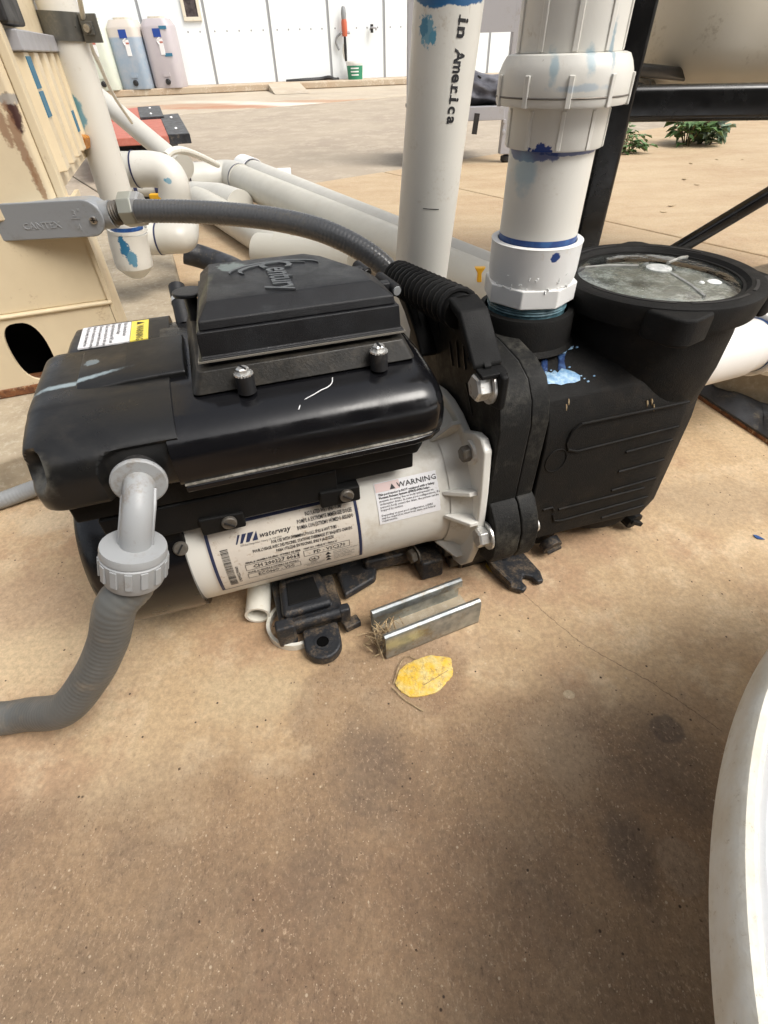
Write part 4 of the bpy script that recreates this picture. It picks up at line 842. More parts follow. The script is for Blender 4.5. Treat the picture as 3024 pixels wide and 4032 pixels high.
# drain plugs, fork foot, motor foot
dp = MB().lathe([(.020, 0), (.0165, .012)], V((.152, -.080, .022)), (.15, -1, -.15), 24).build('drain_boss', m_strainer, pump)
MB().lathe([(.0135, 0), (.0130, .018)], V((.155, -.093, .020)), (.15, -1, -.15), 10).build('drain_plug', m_blkmatte, pump, bevel=.001)
MB().box(V((.158, -.1125, .0175)), (.022, .006, .006), mat=Matrix.Rotation(.5, 4, 'Y')).build('plug_grip', m_blkmatte, pump, bevel=.001)
MB().lathe([(.018, 0), (.0155, .030)], V((.022, -.070, .030)), (.1, -1, -.3), 24).build('drain_boss', m_strainer, pump)
MB().lathe([(.0135, 0), (.0135, .012)], V((.026, -.104, .020)), (.1, -1, -.3), 20).build('drain_plug', m_dustblk, pump, bevel=.001)
MB().box(V((.027, -.118, .0165)), (.020, .005, .005), mat=Matrix.Rotation(-.3, 4, 'Y')).build('plug_grip', m_dustblk, pump, bevel=.001)
fk = [(-.058, -.07), (-.060, -.118), (-.052, -.150), (-.040, -.160), (-.032, -.156), (-.034, -.146), (-.027, -.138), (-.019, -.144), (-.017, -.154), (-.008, -.154), (-.004, -.140), (-.012, -.07)]
fk_ = MB().prism(fk, lambda x, y, t: V((x, y, t)), .002, .010).build('fork_foot', m_dustblk, pump, bevel=.0025)
MB().prism([(-.060, -.07), (-.061, -.118), (-.053, -.150), (-.048, -.146), (-.056, -.118), (-.055, -.07)], lambda x, y, t: V((x, y, t)), .010, .017).build('foot_rim', m_dustblk, fk_, bevel=.001)
MB().lathe([(.010, 0), (.0075, .05)], V((-.036, -.100, .008)), (0, .2, 1), 12).build('foot_post', m_dustblk, fk_)
# motor foot
P3 = lambda x, y, t: V((x, y, t))
ft = MB().prism([(-.340, -.135), (-.250, -.135), (-.250, .02), (-.340, .02)], P3, .004, .028).build('motor_foot', m_dustblk, pump, bevel=.004)
MB().prism([(-.334, -.128), (-.262, -.128), (-.268, -.06), (-.328, -.06)], P3, .028, .040).build('foot_ramp', m_dustblk, ft, bevel=.006)
MB().prism([(-.322, -.115), (-.276, -.115), (-.279, -.075), (-.318, -.075)], P3, .040, .0415).build('foot_pad', m_blkmatte, ft, bevel=.001)
MB().lathe([(.0065, 0), (.0065, .066)], V((-.322, -.139, .030)), (1, 0, 0), 14).build('hinge_rod', m_dustblk, ft)
MB().box(V((-.333, -.140, .022)), (.026, .018, .034)).build('hinge_block', m_dustblk, ft, bevel=.003)
MB().box(V((-.250, -.138, .024)), (.016, .014, .026)).build('hinge_block', m_dustblk, ft, bevel=.003)
MB().box(V((-.243, -.145, .010)), (.024, .016, .010), rz=.2).build('latch', m_dustblk, ft, bevel=.002)
tabp = [(-.312+.046*0, -.138)]+[(-.289+.0255*math.cos(R(a)), -.166+.0255*math.sin(R(a))) for a in range(180, 361, 15)]+[(-.262, -.138)]
tbm = MB().prism(tabp, P3, .002, .016).build('bolt_tab', m_dustblk, ft, bevel=.003, seg=3)
MB().lathe([(.0120, 0), (.0120, .0014), (.0085, .0016)], V((-.289, -.166, .0152)), (0, 0, 1), 24, False, False).build('hole_rim', m_dustblk, ft)
MB().lathe([(.0085, 0), (.0001, .0002)], V((-.289, -.166, .0163)), (0, 0, 1), 20).build('bolt_hole', m_void, ft)  # near-black disc paints the shade of the hole
for o_ in [ft]+list(ft.children):
    o_.data.transform(Matrix.Translation((-.292, -.10, 0)) @ Matrix.Diagonal((.82, .82, 1, 1)) @ Matrix.Translation((.292, .10, 0)))
MB().prism([(-.250, -.10), (-.206, -.085), (-.196, -.06), (-.205, -.02), (-.25, .0)], P3, .004, .016).build('side_plate', m_dustblk, pump, bevel=.004)
MB().lathe([(.008, 0), (.009, .0008)], V((-.226, -.066, .0158)), (0, 0, 1), 16).build('plate_hole', m_black, pump)
MB().prism([(-.215, -.07), (-.100, -.075), (-.100, .03), (-.215, .03)], P3, .010, .030).build('base_rail', m_dustblk, pump, bevel=.004)
MB().box(V((-.135, -.085, .018)), (.030, .030, .032)).build('rail_lug', m_dustblk, pump, bevel=.004)
MB().box(V((-.28, MV, .037)), (.07, .09, .016)).build('cradle', m_blkmatte, pump, bevel=.003)
# blue primer drips dried on the strainer body
random.seed(2)
def blobmesh(cx, cz, r, n=16, wob=.25, v=-.1250, up=0):
    return [(cx+r[0]*(1+random.uniform(-wob, wob))*math.cos(2*math.pi*k/n), cz+r[1]*(1+random.uniform(-wob, wob))*math.sin(2*math.pi*k/n)) for k in range(n)]
def on_body(px, py):
    """first hit of a sight line with the strainer body section"""
    f = ray(px, py); o = V((0, 0, H)); prev = None
    for k in range(700):
        p = o+f*(.32+k*.0005); dx, dy = p.x-OX, p.y-OY
        u = dx*math.cos(YAW)+dy*math.sin(YAW); v = -dx*math.sin(YAW)+dy*math.cos(YAW)
        P_ = [(-.124, .0), (-.124, .195), (-.121, .222), (-.112, .243), (-.094, .256), (-.04, .273), (.02, .273)]
        wt = -1
        for (a, b_), (c_, d_) in zip(P_, P_[1:]):
            if a <= v <= c_ and c_ > a: wt = b_+(d_-b_)*(v-a)/(c_-a)
        if v >= -.124 and p.z <= wt: return V((u, v, p.z))
    return V((0, -.124, .2))
def decal(pxpts, off, mat, name, parent):
    P_ = [on_body(*p) for p in pxpts]; n_ = V((0, -.75, .66)); c_ = sum(P_, V())/len(P_)
    vs_ = [c_+n_*off*1.6]+[p+n_*off for p in P_]+[p-n_*.001 for p in P_]; k = len(P_)
    fs = [(0, 1+i, 1+(i+1) % k) for i in range(k)]+[(1+i, 1+k+i, 1+k+(i+1) % k, 1+(i+1) % k) for i in range(k)]
    MB().add(vs_, fs).build(name, mat, parent, ang=70)
pool = [(1172, 828), (1170, 812), (1178, 802), (1190, 806), (1197, 800), (1204, 806), (1212, 796), (1228, 800), (1240, 804), (1252, 812), (1252, 822), (1240, 827), (1225, 828), (1212, 832), (1196, 829), (1184, 830)]
decal(pool, .0010, m_drip, 'dried_drip', sb)
decal([(1168, 756), (1178, 754), (1190, 757), (1188, 766), (1184, 772), (1174, 768)], .0012, m_drip, 'dried_drip', sb)
decal([(1200, 752), (1212, 749), (1228, 750), (1238, 748), (1236, 754), (1224, 757), (1220, 764), (1206, 764)], .0012, m_drip, 'dried_drip', sb)
decal([(1204, 763), (1221, 763), (1218, 780), (1222, 798), (1205, 800), (1207, 780)], .0008, m_dripdark, 'drip_run', sb)
decal([(1170, 770), (1182, 770), (1182, 805), (1170, 808)], .0008, m_dripdark, 'drip_run', sb)
for (x, y, s) in ((1246, 750, 3), (1255, 812, 2.2), (1262, 818, 2.2), (1270, 824, 3), (1190, 800, 2), (1230, 793, 2.5), (1283, 812, 2.5), (1160, 756, 2)):
    decal([(x+s*math.cos(a), y+s*.7*math.sin(a)) for a in (0, .8, 1.6, 2.4, 3.1, 3.9, 4.7, 5.5)], .0006, m_drip, 'splash_dot', sb)
for (x, y) in ((1223, 880), (1228, 868), (1408, 868), (1412, 880), (1398, 872)):
    decal([(x-1.2, y-7), (x+1.2, y-6), (x+1.8, y), (x+.5, y+8), (x-1, y+6)], .0006, m_twig, 'dried_splash', sb)
# ================================================================== PIPES, CONDUITS, FRAME, TANK, TUB, STRUT
def ringband(mb, c, ax, r, h): mb.lathe([(r, -h/2), (r, h/2)], c, ax, 40, False, False)
# ---- tall pipe with union screwed into the pump port
PX, PY = OX, OY
KU = .9585; NP = PW(-.012, -.020, 0)
def KS(p): return V((NP.x+(p[0]-PX)*KU, NP.y+(p[1]-PY)*KU, .5-(.5-p[2])*KU))
up_ = thing('union_pipe', 'white vertical pipe with a large ribbed union nut screwed into the pump top', 'pipe', (PX, PY, .30))
up_.location = (NP.x, NP.y, .5-.2*KU); up_.scale = (KU*.95, KU*.95, KU)
def zc(z): return V((PX, PY, z))
m_pipeR = pvc('primer stained pvc pipe', stains=[((KS((PX-.028, PY-.028, .4305)), (.022, .03, .005), 90, .8), BLUE, {}, .8), ((KS((PX-.028, PY-.03, .418)), (.008, .03, .013), 60, .9, .5), (.22, .40, .50), {}, .55), ((KS((PX+.012, PY-.03, .4315)), (.03, .03, .0016), 120, .7), BLUE, {}, .8)])
m_unions = pvc('primer smeared pvc fitting', stains=[((KS((PX-.03, PY-.03, .428)), (.012, .02, .004), 150, 1.1), BLUE), ((KS((PX-.018, PY-.034, .433)), (.008, .02, .005), 150, 1.3), BLUE), ((KS((PX-.022, PY-.036, .486)), (.003, .02, .009), 120, .8, .4), LBLUE, {}, .5), ((KS((PX+.004, PY-.04, .488)), (.004, .02, .009), 120, .8, .4), LBLUE, {}, .5), ((KS((PX+.022, PY-.04, .497)), (.002, .02, .012), 140, 1.1, .4), (.06, .2, .3), {}, .6), ((KS((PX-.0, PY-.056, .474)), (.016, .02, .002), 100, 1.2, .4), (.25, .38, .5), {}, .5)])
MB().lathe([(.0390, 0), (.0390, .245)], zc(.345), (0, 0, 1), 64).build('pipe', m_pipeR, up_)
MB().lathe([(.0392, 0), (.0392, .006)], zc(.3585), (0, 0, 1), 64, False, False).build('primer_ring', m_primer, up_)
m_adp = pvc('scarred pvc adapter', stains=[((KS((PX+.008, PY-.046, .352)), (.004, .02, .004), 200, .6), (.005, .04, .2))], col=(.80, .795, .77), dirt=(.6, .52, .38))
ad = MB().lathe([(.0445, 0), (.0460, .010), (.0462, .034), (.0468, .0365), (.0455, .037), (.0405, .037), (.0405, .03)], zc(.3225), (0, 0, 1), 64, True, False).build('adapter', m_adp, up_)
ho_ = [(.0495*math.cos(R(22.5+45*k)), .0495*math.sin(R(22.5+45*k))) for k in range(8)]
MB().prism(ho_, lambda x, y, t: V((PX+x, PY+y, t)), .3040, .3225).build('hex_collar', m_adp, ad, bevel=.0015)
random.seed(8); gm = MB()
for k in range(26):                                 # wrench scars: curls of torn plastic
    a = R(random.uniform(205, 320)); z = random.choice((.3235, .3235, .332))+random.gauss(0, .0018); d = V((math.cos(a), math.sin(a), 0)); t = V((-math.sin(a), math.cos(a), 0)); p = zc(z)+d*.0459
    gm.box(p, (random.uniform(.0005, .0024), .0011, random.uniform(.0006, .0035)), mat=Matrix.Rotation(a+math.pi/2+random.gauss(0, .4), 4, 'Z') @ Matrix.Rotation(random.gauss(0, .5), 4, 'Y'))
gm.build('wrench_scars', m_pvcw, ad)
for k in range(4): MB().lathe([(.0430, 0), (.0438, .0012), (.0430, .0024)], zc(.2955+k*.0026), (0, 0, 1), 48, False, False).build('thread', m_tape, up_)
MB().lathe([(.0425, 0), (.0425, .015)], zc(.290), (0, 0, 1), 48).build('thread_core', m_tape, up_)
lowr = MB().lathe([(.0400, 0), (.0432, .0005), (.0440, .002), (.0440, .034)], zc(.4325), (0, 0, 1), 64).build('union_socket', m_unions, up_)
nut = MB().lathe([(.046, 0), (.0555, .0008), (.0565, .003), (.0560, .021), (.0535, .027), (.0505, .0315), (.0470, .0325)], zc(.4615), (0, 0, 1), 72).build('union_nut', m_unions, up_)
uppr = MB().lathe([(.0425, 0), (.0435, .001), (.0430, .042), (.0412, .0435), (.0395, .0435)], zc(.4935), (0, 0, 1), 64).build('union_top', m_unions, up_)
for k in range(10):
    a = R(36*k+8); d = V((math.cos(a), math.sin(a), 0)); t = V((-math.sin(a), math.cos(a), 0))
    for (r0, z0, z1, w_, par, h_) in ((.0565, .4618, .4820, .0044, nut, .0016), (.0436, .4335, .460, .0040, lowr, .0014), (.0432, .4945, .534, .0046, uppr, .0014)):
        o = MB().prism([(-w_/2, z0), (w_/2, z0), (w_/2, z1), (-w_/2, z1)], lambda x, y, tt: zc(y)+d*tt+t*x, r0-.002, r0+h_).build('grip_rib', m_unions, par, bevel=.0008)
MB().lathe([(.0397, 0), (.0399, .008)], zc(.5375), (0, 0, 1), 48, False, False).build('primer_ring', m_primer, up_)
bx = MB(); bx.lathe([(.0567, 0), (.0572, .0006), (.0567, .0012)], zc(.4675), (0, 0, 1), 72, False, False); bx.build('nut_groove', m_dullbolt, nut)
# ---- second tall pipe with the printed line
a0 = ony(970, 0, .68); b0 = ony(908, 600, .68); dd = (b0-a0).normalized()
T0 = a0-dd*.05; T1 = b0+dd*((.02-b0.z)/dd.z); OD2 = .0335
tp_ = thing('printed_pipe', 'tall plain white pipe with black printed lettering behind the pump handle', 'pipe', T1)
m_pipeM = pvc('printed pvc pipe', stains=[((ony(925, 70, .645), (.006, .03, .011), 170, 1.0), LBLUE, {}, .9), ((ony(917, 55, .645), (.004, .03, .008), 170, 1.1), (.05, .2, .32)), ((ony(935, 85, .645), (.003, .03, .006), 170, 1.1), LBLUE), ((ony(945, -6, .645), (.03, .03, .006), 90, .8), (.02, .12, .26)), ((ony(985, -4, .645), (.04, .03, .004), 90, .7), (.02, .1, .24))])
MB().lathe([(OD2, 0), (OD2, (T0-T1).length)], T1, T0-T1, 64).build('pipe', m_pipeM, tp_)
cpz = T1+(T0-T1).normalized()*.165
MB().lathe([(OD2+.0005, .0), (OD2+.0045, .0005), (OD2+.0045, .05), (OD2+.001, .051)], cpz-(T0-T1).normalized()*.052, T0-T1, 48).build('coupling', m_pvcw, tp_)
MB().lathe([(OD2+.0005, 0), (OD2+.0005, .004)], cpz-(T0-T1).normalized()*.0005, T0-T1, 48, False, False).build('primer_ring', m_primer, tp_)
Zd = (T1-T0).normalized(); toC = V((0, 0, 0)); fr0 = V((0, -1, 0)); fr0 = (fr0-Zd*fr0.dot(Zd)).normalized(); sdv = V((1, 0, 0)); sdv = (sdv-Zd*sdv.dot(Zd)).normalized()
def pm(s, ang): return T0+Zd*s+(fr0*math.cos(ang)+sdv*math.sin(ang))*(OD2+.0004)
def proj_s(y):                                       # distance down the pipe where the near face appears at picture row y
    best = None
    for k in range(400):
        s_ = k*.001; p = pm(s_, .1)-V((0, 0, H)); z = p.dot(fwd); yy = (2016-FL*p.dot(up)/z)/SC
        if best is None or abs(yy-y) < best[0]: best = (abs(yy-y), s_)
    return best[1]
s0_, s1_ = proj_s(30), proj_s(274); ln = s1_-s0_
tt = MB(); fs_ = .0150; adv = ln/10.2
for k, ch in enumerate('in America'):
    if ch == ' ': continue
    vs_, fs = text_mesh(ch, fs_, .00045, 'CENTER', 3)
    tt.add([pm(s0_+(k+.5)*adv+p.x*(.82 if ch == 'm' else 1.15 if ch in 'in' else .92), .34+(p.y-.004)/OD2) for p in vs_], fs)
    if ch in 'inr':                                   # slab serifs of the printer face
        for x0_, x1_, y0_ in ((-.0036, .0036, 0),): strip(tt, lambda x, y, t: pm(s0_+(k+.5)*adv+x, .34+(y-.004)/OD2), x0_, y0_, x1_, y0_+.0014, 0)
tt.build('printed_lettering', m_ink, tp_)
mk = MB(); sm_ = proj_s(452); strip(mk, lambda x, y, t: pm(sm_+y, -.02+x/OD2), -.008, 0, .010, .0008, 0, 6, 1); mk.build('ink_mark', m_ink, tp_)
# ---- left pipe with clamp, elbow, horizontal run, riser
def pipe(mb, pts, r, n=40): mb.tube(pts, r, n)
YL = 1.27; Lt = ony(118, 0, YL); Lb_ = ony(274, 545, YL); rL = 38*SC*(YL*cp+.2*sp)/FL*.96
rL = .0335
la = thing('clamped_pipe', 'white pipe held by a grey steel clamp in front of the beige cabinet', 'pipe', (Lb_.x, Lb_.y, .06))
dl = (Lt-Lb_).normalized()
m_pipeL = pvc('left pvc pipe', stains=[((ony(168, 245, YL-.035), (.012, .04, .022), 60, .8, .25), LBLUE, {}, .9), ((ony(160, 225, YL-.035), (.008, .04, .014), 80, .8), (.12, .30, .38))], ds=20)
m_elb = pvc('stained elbow', stains=[((ony(268, 535, YL-.04), (.010, .04, .022), 110, .8), (.03, .16, .30)), ((ony(285, 560, YL-.04), (.009, .04, .016), 110, .8), (.10, .25, .36)), ((ony(318, 532, YL-.04), (.004, .04, .006), 110, .8), LBLUE, {}, .8)], ds=26)
e0 = ony(275, 497, YL)
MB().tube([e0-dl*.03, Lt+dl*.05], rL, 48).build('pipe', m_pipeL, la)
ec = ony(300, 560, YL+.0)
run0 = ony(300, 555, YL); run1 = ony(372, 514, YL+.10)
eb = bez([e0, ony(292, 530, YL), ony(302, 553, YL+.015), ony(322, 540, YL+.05), ony(345, 520, YL+.09)], 7)
MB().tube(bez([e0, ony(279, 525, YL), ony(289, 566, YL)], 6), rL+.008, 48).build('elbow', m_elb, la)
MB().lathe([(rL+.0082, -rL*0), (rL+.007, .012), (rL*.85, .026), (rL*.5, .036), (.001, .041)], ony(288, 562, YL), -dl, 40, False, False).build('elbow_heel', m_elb, la)
MB().lathe([(rL+.009, 0), (rL+.009, .007)], e0-dl*.002, dl, 48, False, False).build('elbow_rim', m_elb, la)
MB().lathe([(rL+.001, 0), (rL+.001, .008)], e0+dl*.003, dl, 48, False, False).build('primer_ring', m_primer, la)
rs = ony(305, 516, YL+.05); re = ony(396, 514, YL+.05); 
MB().tube([rs, ony(345, 516, YL+.05)], rL+.0005, 40).build('run_socket', m_elb, la)
MB().tube(bez([ony(345, 516, YL+.05), ony(375, 514, YL+.05), ony(393, 512, YL+.06), ony(398, 500, YL+.10), ony(398, 470, YL+.14)], 6), rL, 40).build('lower_elbow', m_pvc, la)
p_ = ony(344, 516, YL+.05); MB().lathe([(rL+.0012, 0), (rL+.0012, .004)], p_, (re-rs), 40, False, False).build('marker_ring', m_marker, la)
# clamp
cc = ony(138, 57, YL); ax = dl
cl = MB().lathe([(rL+.0008, -.019), (rL+.004, -.019), (rL+.004, .019), (rL+.0008, .019)], cc, ax, 48).build('pipe_clamp', m_clamp, la)
MB().box(cc+V((rL+.018, -.012, -.004)), (.030, .006, .038), rz=.1).build('clamp_ear', m_clamp, cl, bevel=.001)
sq = MB().box(cc+V((rL+.016, -.0175, -.004)), (.018, .005, .018), rz=.1).build('square_washer', m_clamp, cl, bevel=.001)
MB().lathe([(.0065, 0), (.0055, .006)], cc+V((rL+.016, -.020, -.004)), (0, -1, 0), 14).build('clamp_bolt', m_stainless, cl)
MB().box(cc+V((-rL-.045, .012, .004)), (.08, .012, .036), rz=.25).build('strut_arm', m_steel, cl, bevel=.002)
# ---- upper elbow and runs behind
ru = thing('manifold_pipe', 'white pipe elbow turning down in front of the long pipe run', 'pipe', ony(372, 430, 1.42))
YU = 1.50; rU = .038
MB().tube([ony(225, 365, YU), ony(300, 367, YU)], rU*.98, 40).build('pipe', m_pvc, ru)
m_elb2 = pvc('elbow with blue smear', stains=[((ony(368, 388, YU-.03), (.008, .05, .006), 90, 1.), LBLUE, {}, .8), ((ony(360, 386, YU-.03), (.003, .05, .003), 90, 1.), LBLUE, {}, .8)], ds=24)
MB().tube(bez([ony(292, 366, YU), ony(330, 366, YU), ony(360, 374, YU-.005), ony(375, 398, YU-.01), ony(377, 428, YU-.01)], 8), rU, 40).build('elbow', m_elb2, ru)
MB().lathe([(rU+.0015, 0), (rU+.0015, .004)], ony(293, 366, YU), (1, 0, 0), 40, False, False).build('marker_ring', m_marker, ru)
MB().tube([ony(377, 427, YU-.01), ony(392, 500, YU-.01)], rU*.86, 32).build('riser', m_pvc, ru)
sm = thing('short_pipe', 'short thin white pipe stub with dark rings under the elbow', 'pipe', ony(320, 410, 1.62))
MB().tube([ony(288, 410, 1.66), ony(350, 408, 1.66)], .021, 24).build('pipe', m_pvc, sm)
for x in (296, 341): MB().lathe([(.0235, 0), (.0235, .010)], ony(x, 410, 1.66), (1, .0, 0), 24, False, False).build('marker_ring', m_marker, sm)
yv = thing('valve_handle', 'yellow valve handle glimpsed between the white pipes at left', 'valve', ony(338, 424, 1.64))
MB().box(ony(338, 426, 1.62), (.036, .016, .018)).build('lever', m_yellow, yv, bevel=.004); MB().box(ony(318, 425, 1.66), (.05, .03, .03)).build('valve_body', m_black, yv, bevel=.004)
yv = thing('valve_handle', 'small yellow valve knob beside the white adapter on the ground pipe', 'valve', ony(1035, 590, 1.12))
MB().prism([(-.012, .008), (.012, .008), (.004, -.004), (.006, -.022), (-.004, -.022), (-.004, -.004)], lambda x, y, t: ony(1036, 585, 1.12)+V((x, t, y)), -.006, .006).build('lever', m_yellow, yv, bevel=.002)
# ---- long fat pipes on the ground running away behind the pump
rA = .058; A0 = onz(520, 388, .10); A1 = onz(1015, 612, .09)
lp = thing('long_pipe', 'fat white pipe crossing the slab behind the pump, dark ring at its far elbow', 'pipe', (A1.x, A1.y, 0), 'fat white pipes on the slab')
dA = (A1-A0).normalized()
m_long = pvc('weathered long pipe', col=(.55, .53, .46), ds=14)
EL = onz(497, 380, .10)
MB().tube([A0, A1+dA*.5], rA*.96, 48).build('pipe', m_long, lp)
MB().tube(bez([A0+dA*.02, EL, EL+V((-.10, -.03, .0)), EL+V((-.16, -.05, 0))], 8), rA*1.02, 40).build('far_elbow', m_pvc, lp)
MB().lathe([(rA*1.04, 0), (rA*1.04, .008)], A0+dA*.01, dA, 40, False, False).build('marker_ring', m_marker, lp)
R0 = EL+V((-.10, -.03, 0)); R1 = onz(385, 381, .10)
MB().tube([R0, R1], rA*.98, 40).build('cross_run', m_long, lp)
MB().lathe([(rA*1.0, 0), (rA*1.0, .008)], R0.lerp(R1, .22), R1-R0, 40, False, False).build('marker_ring', m_marker, lp)
lq = thing('long_pipe', 'thinner white pipe lying alongside the fat pipe on its far side', 'pipe', (A1.x, A1.y, 0), 'fat white pipes on the slab')
off = V((dA.y, -dA.x, 0)).normalized()*-1
B0 = onz(548, 372, .12); B1 = onz(1010, 596, .10)+V((.02, .05, 0))
MB().tube([B0, B1+dA*.3], .045, 40).build('pipe', m_pvc, lq); MB().lathe([(.048, 0), (.048, .008)], B0, dA, 40, False, False).build('marker_ring', m_marker, lq)
MB().lathe([(.052, -.12), (.052, 0)], B0, dA, 40).build('coupling', m_pvcw, lq)
lm = thing('low_pipe', 'white pipe with tee fitting lying low between the pump lid and long pipe', 'pipe', onz(620, 520, 0), 'fat white pipes on the slab')
C0 = onz(430, 432, .05); C1 = onz(640, 560, .05); dC = (C1-C0).normalized()
MB().tube([C0, C1], .050, 40).build('pipe', m_long, lm)
D0 = onz(450, 405, .05); D1 = onz(640, 548, .045)
MB().tube([onz(420, 425, .05), onz(478, 430, .06), onz(520, 445, .06)], .056, 32).build('elbow', m_pvc, lm)
MB().tube([onz(560, 545, .06), onz(660, 555, .06), onz(770, 572, .06)], .052, 40).build('tee_run', m_long, lm)
MB().lathe([(.055, 0), (.058, .002), (.058, .05), (.055, .052)], onz(600, 547, .06), (1, -.15, 0), 40).build('tee_hub', m_long, lm)
lz_ = thing('low_pipe', 'slender white pipe squeezed between the two fat pipes behind the keypad', 'pipe', onz(560, 480, 0), 'fat white pipes on the slab')
MB().tube([onz(452, 424, .04), onz(665, 548, .04)], .026, 28).build('pipe', m_pvc, lz_)
gt = single(MB().tube(bez([onz(590, 505, .03), onz(612, 518, .03), onz(640, 545, .02), onz(660, 560, .02)], 5), .011, 12).build('grey_tube', m_grey), 'thin grey tube lying on the slab between the white pipes', 'tube')
# diagonal pipe at far left and its coupling
dg = thing('diagonal_pipe', 'white pipe slanting down from behind the clamped pipe towards the run', 'pipe', ony(360, 330, 1.9))
MB().tube([ony(200, 198, 2.2), ony(390, 358, 1.9)], .029, 32).build('pipe', m_pvc, dg)
MB().tube([ony(374, 346, 1.95), ony(396, 362, 1.9)], .036, 32).build('socket', m_pvc, dg)
st = thing('pipe_stub', 'short open white pipe end beyond the long pipes', 'pipe', onz(600, 390, 0))
MB().lathe([(.035, 0), (.035, .12), (.029, .12), (.029, .02)], onz(575, 384, .06), (1, .12, 0), 28, True, False).build('pipe', m_pvcw, st)
jp = thing('glue_can', 'small white can with blue lid standing behind the printed pipe', 'can', onz(853, 530, 0))
jc = onz(866, 545, .0); MB().lathe([(.034, 0), (.034, .06)], jc, (0, 0, 1), 24).build('can_body', m_pvcw, jp); MB().lathe([(.030, 0), (.030, .016), (.02, .02)], jc+V((0, 0, .06)), (0, 0, 1), 24).build('lid', m_bluetape, jp)
# clear tube looping at left
single(MB().tube(bez([ony(160, -60, 1.2), ony(190, 80, 1.3), ony(215, 140, 1.5), ony(245, 205, 1.75), ony(285, 265, 1.9)], 8), .0042, 10).build('clear_tube', m_natural), 'thin translucent tube hanging down past the drums behind the clamped pipe', 'tube')
single(MB().tube(bez([ony(358, 337, 1.62), ony(372, 327, 1.65), ony(395, 325, 1.7), ony(430, 337, 1.85), ony(470, 356, 2.1)], 8), .0095, 10).build('clear_tube', m_natural), 'thin white tube arching over the pipe elbow', 'tube')
# ---- grey conduit body, fitting and flexible conduit
YC = .85
cb = thing('conduit_body', 'grey plastic conduit elbow box with screwed cover at the left edge', 'conduit', ony(100, 475, YC))
c0 = ony(-60, 484, YC); c1 = ony(201, 470, YC); ux = (c1-c0).normalized(); uz = V((0, .0, 1)); uz = (uz-ux*uz.dot(ux)).normalized(); uy = ux.cross(uz)*-1
Lc = (c1-c0).length
def cbf(x, y, t): return c0+ux*x+uz*y+uy*-t
hh = .0245
outl = [(-.05, -hh), (Lc-.008, -hh)]+[(Lc-.008+hh*math.cos(R(a)), hh*math.sin(R(a))) for a in range(-75, 76, 15)]+[(Lc-.008, hh), (-.05, hh)]
sgn = 1
tst = cbf(0, 0, 1)-c0
if tst.y > 0: sgn = -1
cbF = lambda x, y, t: cbf(x, y, sgn*t)
bod = MB().prism([(x, y*.93) for x, y in outl], cbF, -.035, .0).build('box', m_lb, cb, bevel=.004)
cvr = MB().prism(outl, cbF, .0004, .0045).build('cover', m_lb, cb, bevel=.0022, seg=3)
MB().lathe([(.0055, 0), (.0055, .002), (.004, .003)], cbF(Lc+.002, -.002, .0045), cbF(0, 0, 1)-c0, 20).build('cover_screw', m_stainless, cvr)
xs = MB(); xs.box(cbF(Lc+.002, -.002, .0077), (.007, .001, .0012)); xs.box(cbF(Lc+.002, -.002, .0077), (.0012, .001, .007)); xs.build('screw_cross', m_black, cvr)
ct = MB(); vs_, fs = text_mesh('CANTEX', .0125, .0001, 'LEFT', 2, .0005, 1.15); ct.add([cbF(.075+p.x, -.010+p.y, .0046+p.z) for p in vs_], fs)
for s_, x, y, z_ in (('3', .158, .0035, .012), ('4', .158, -.0145, .012), ('"', .166, .006, .010)):
    vs_, fs = text_mesh(s_, z_, .0001, 'CENTER', 2, .0005, 1.1); ct.add([cbF(x+p.x, y+p.y, .0046+p.z) for p in vs_], fs)
ct.add([cbF(x, y, .0052) for x, y in ((.151, .0005), (.165, .0005), (.165, .0018), (.151, .0018))], [(0, 1, 2, 3)])
ct.build('moulded_lettering', m_lbl, cvr)
p1_ = ony(222, 470, YC); p2_ = ony(236, 468, YC); p3_ = ony(262, 460, YC); p4_ = ony(309, 456, YC)
BK = V((0, .016, 0)); p1_ += BK; p2_ += BK; p3_ += BK; p4_ += BK
MB().tube([ony(200, 470, YC)+BK, p1_, p2_], .0185, 24).build('hub', m_lb, cb)
for k in range(5): q_ = p2_.lerp(p3_, k/5.); MB().lathe([(.0135, 0), (.0165, .0025), (.0135, .005)], q_, p3_-p2_, 24).build('thread', m_dullbolt, cb)
MB().lathe([(.0225, 0), (.0235, .002), (.0235, .020), (.022, .022)], ony(258, 459, YC)+BK, p4_-p3_, 8).build('hex_nut', simple('cast fitting', (.33, .34, .30), .45, .2), cb, bevel=.0015, ang=25)
MB().lathe([(.0225, 0), (.0225, .012), (.0205, .014)], ony(283, 457, YC)+BK, p4_-p3_, 8).build('gland', m_ggrey, cb, bevel=.001, ang=25)
# grey pipe below-left of the column
single(MB().lathe([(.030, 0), (.030, .02), (.034, .021), (.034, .035), (.026, .037), (.026, .3)], ony(8, 430, .88), (0, 0, 1), 32).build('grey_fitting', m_steel), 'dark grey pipe fitting above the conduit box at the left edge', 'fitting')
def flex(name, pts, r, mat, label, cat, pitch=.0065, amp=.0005, parent=None, n=24):
    P_ = bez(pts, 60); L_ = [0]
    for a, b_ in zip(P_, P_[1:]): L_.append(L_[-1]+(b_-a).length)
    N_ = int(L_[-1]/(pitch/4)); Q = []; j = 0
    for k in range(N_+1):
        s_ = L_[-1]*k/N_
        while j < len(L_)-2 and L_[j+1] < s_: j += 1
        f = (s_-L_[j])/max(1e-9, L_[j+1]-L_[j]); Q.append(P_[j].lerp(P_[j+1], min(1, f)))
    mb = MB().tube(Q, r, n, rf=lambda i: r-(amp if i % 4 == 0 else 0)); return mb.build(name, mat, parent, ang=60)
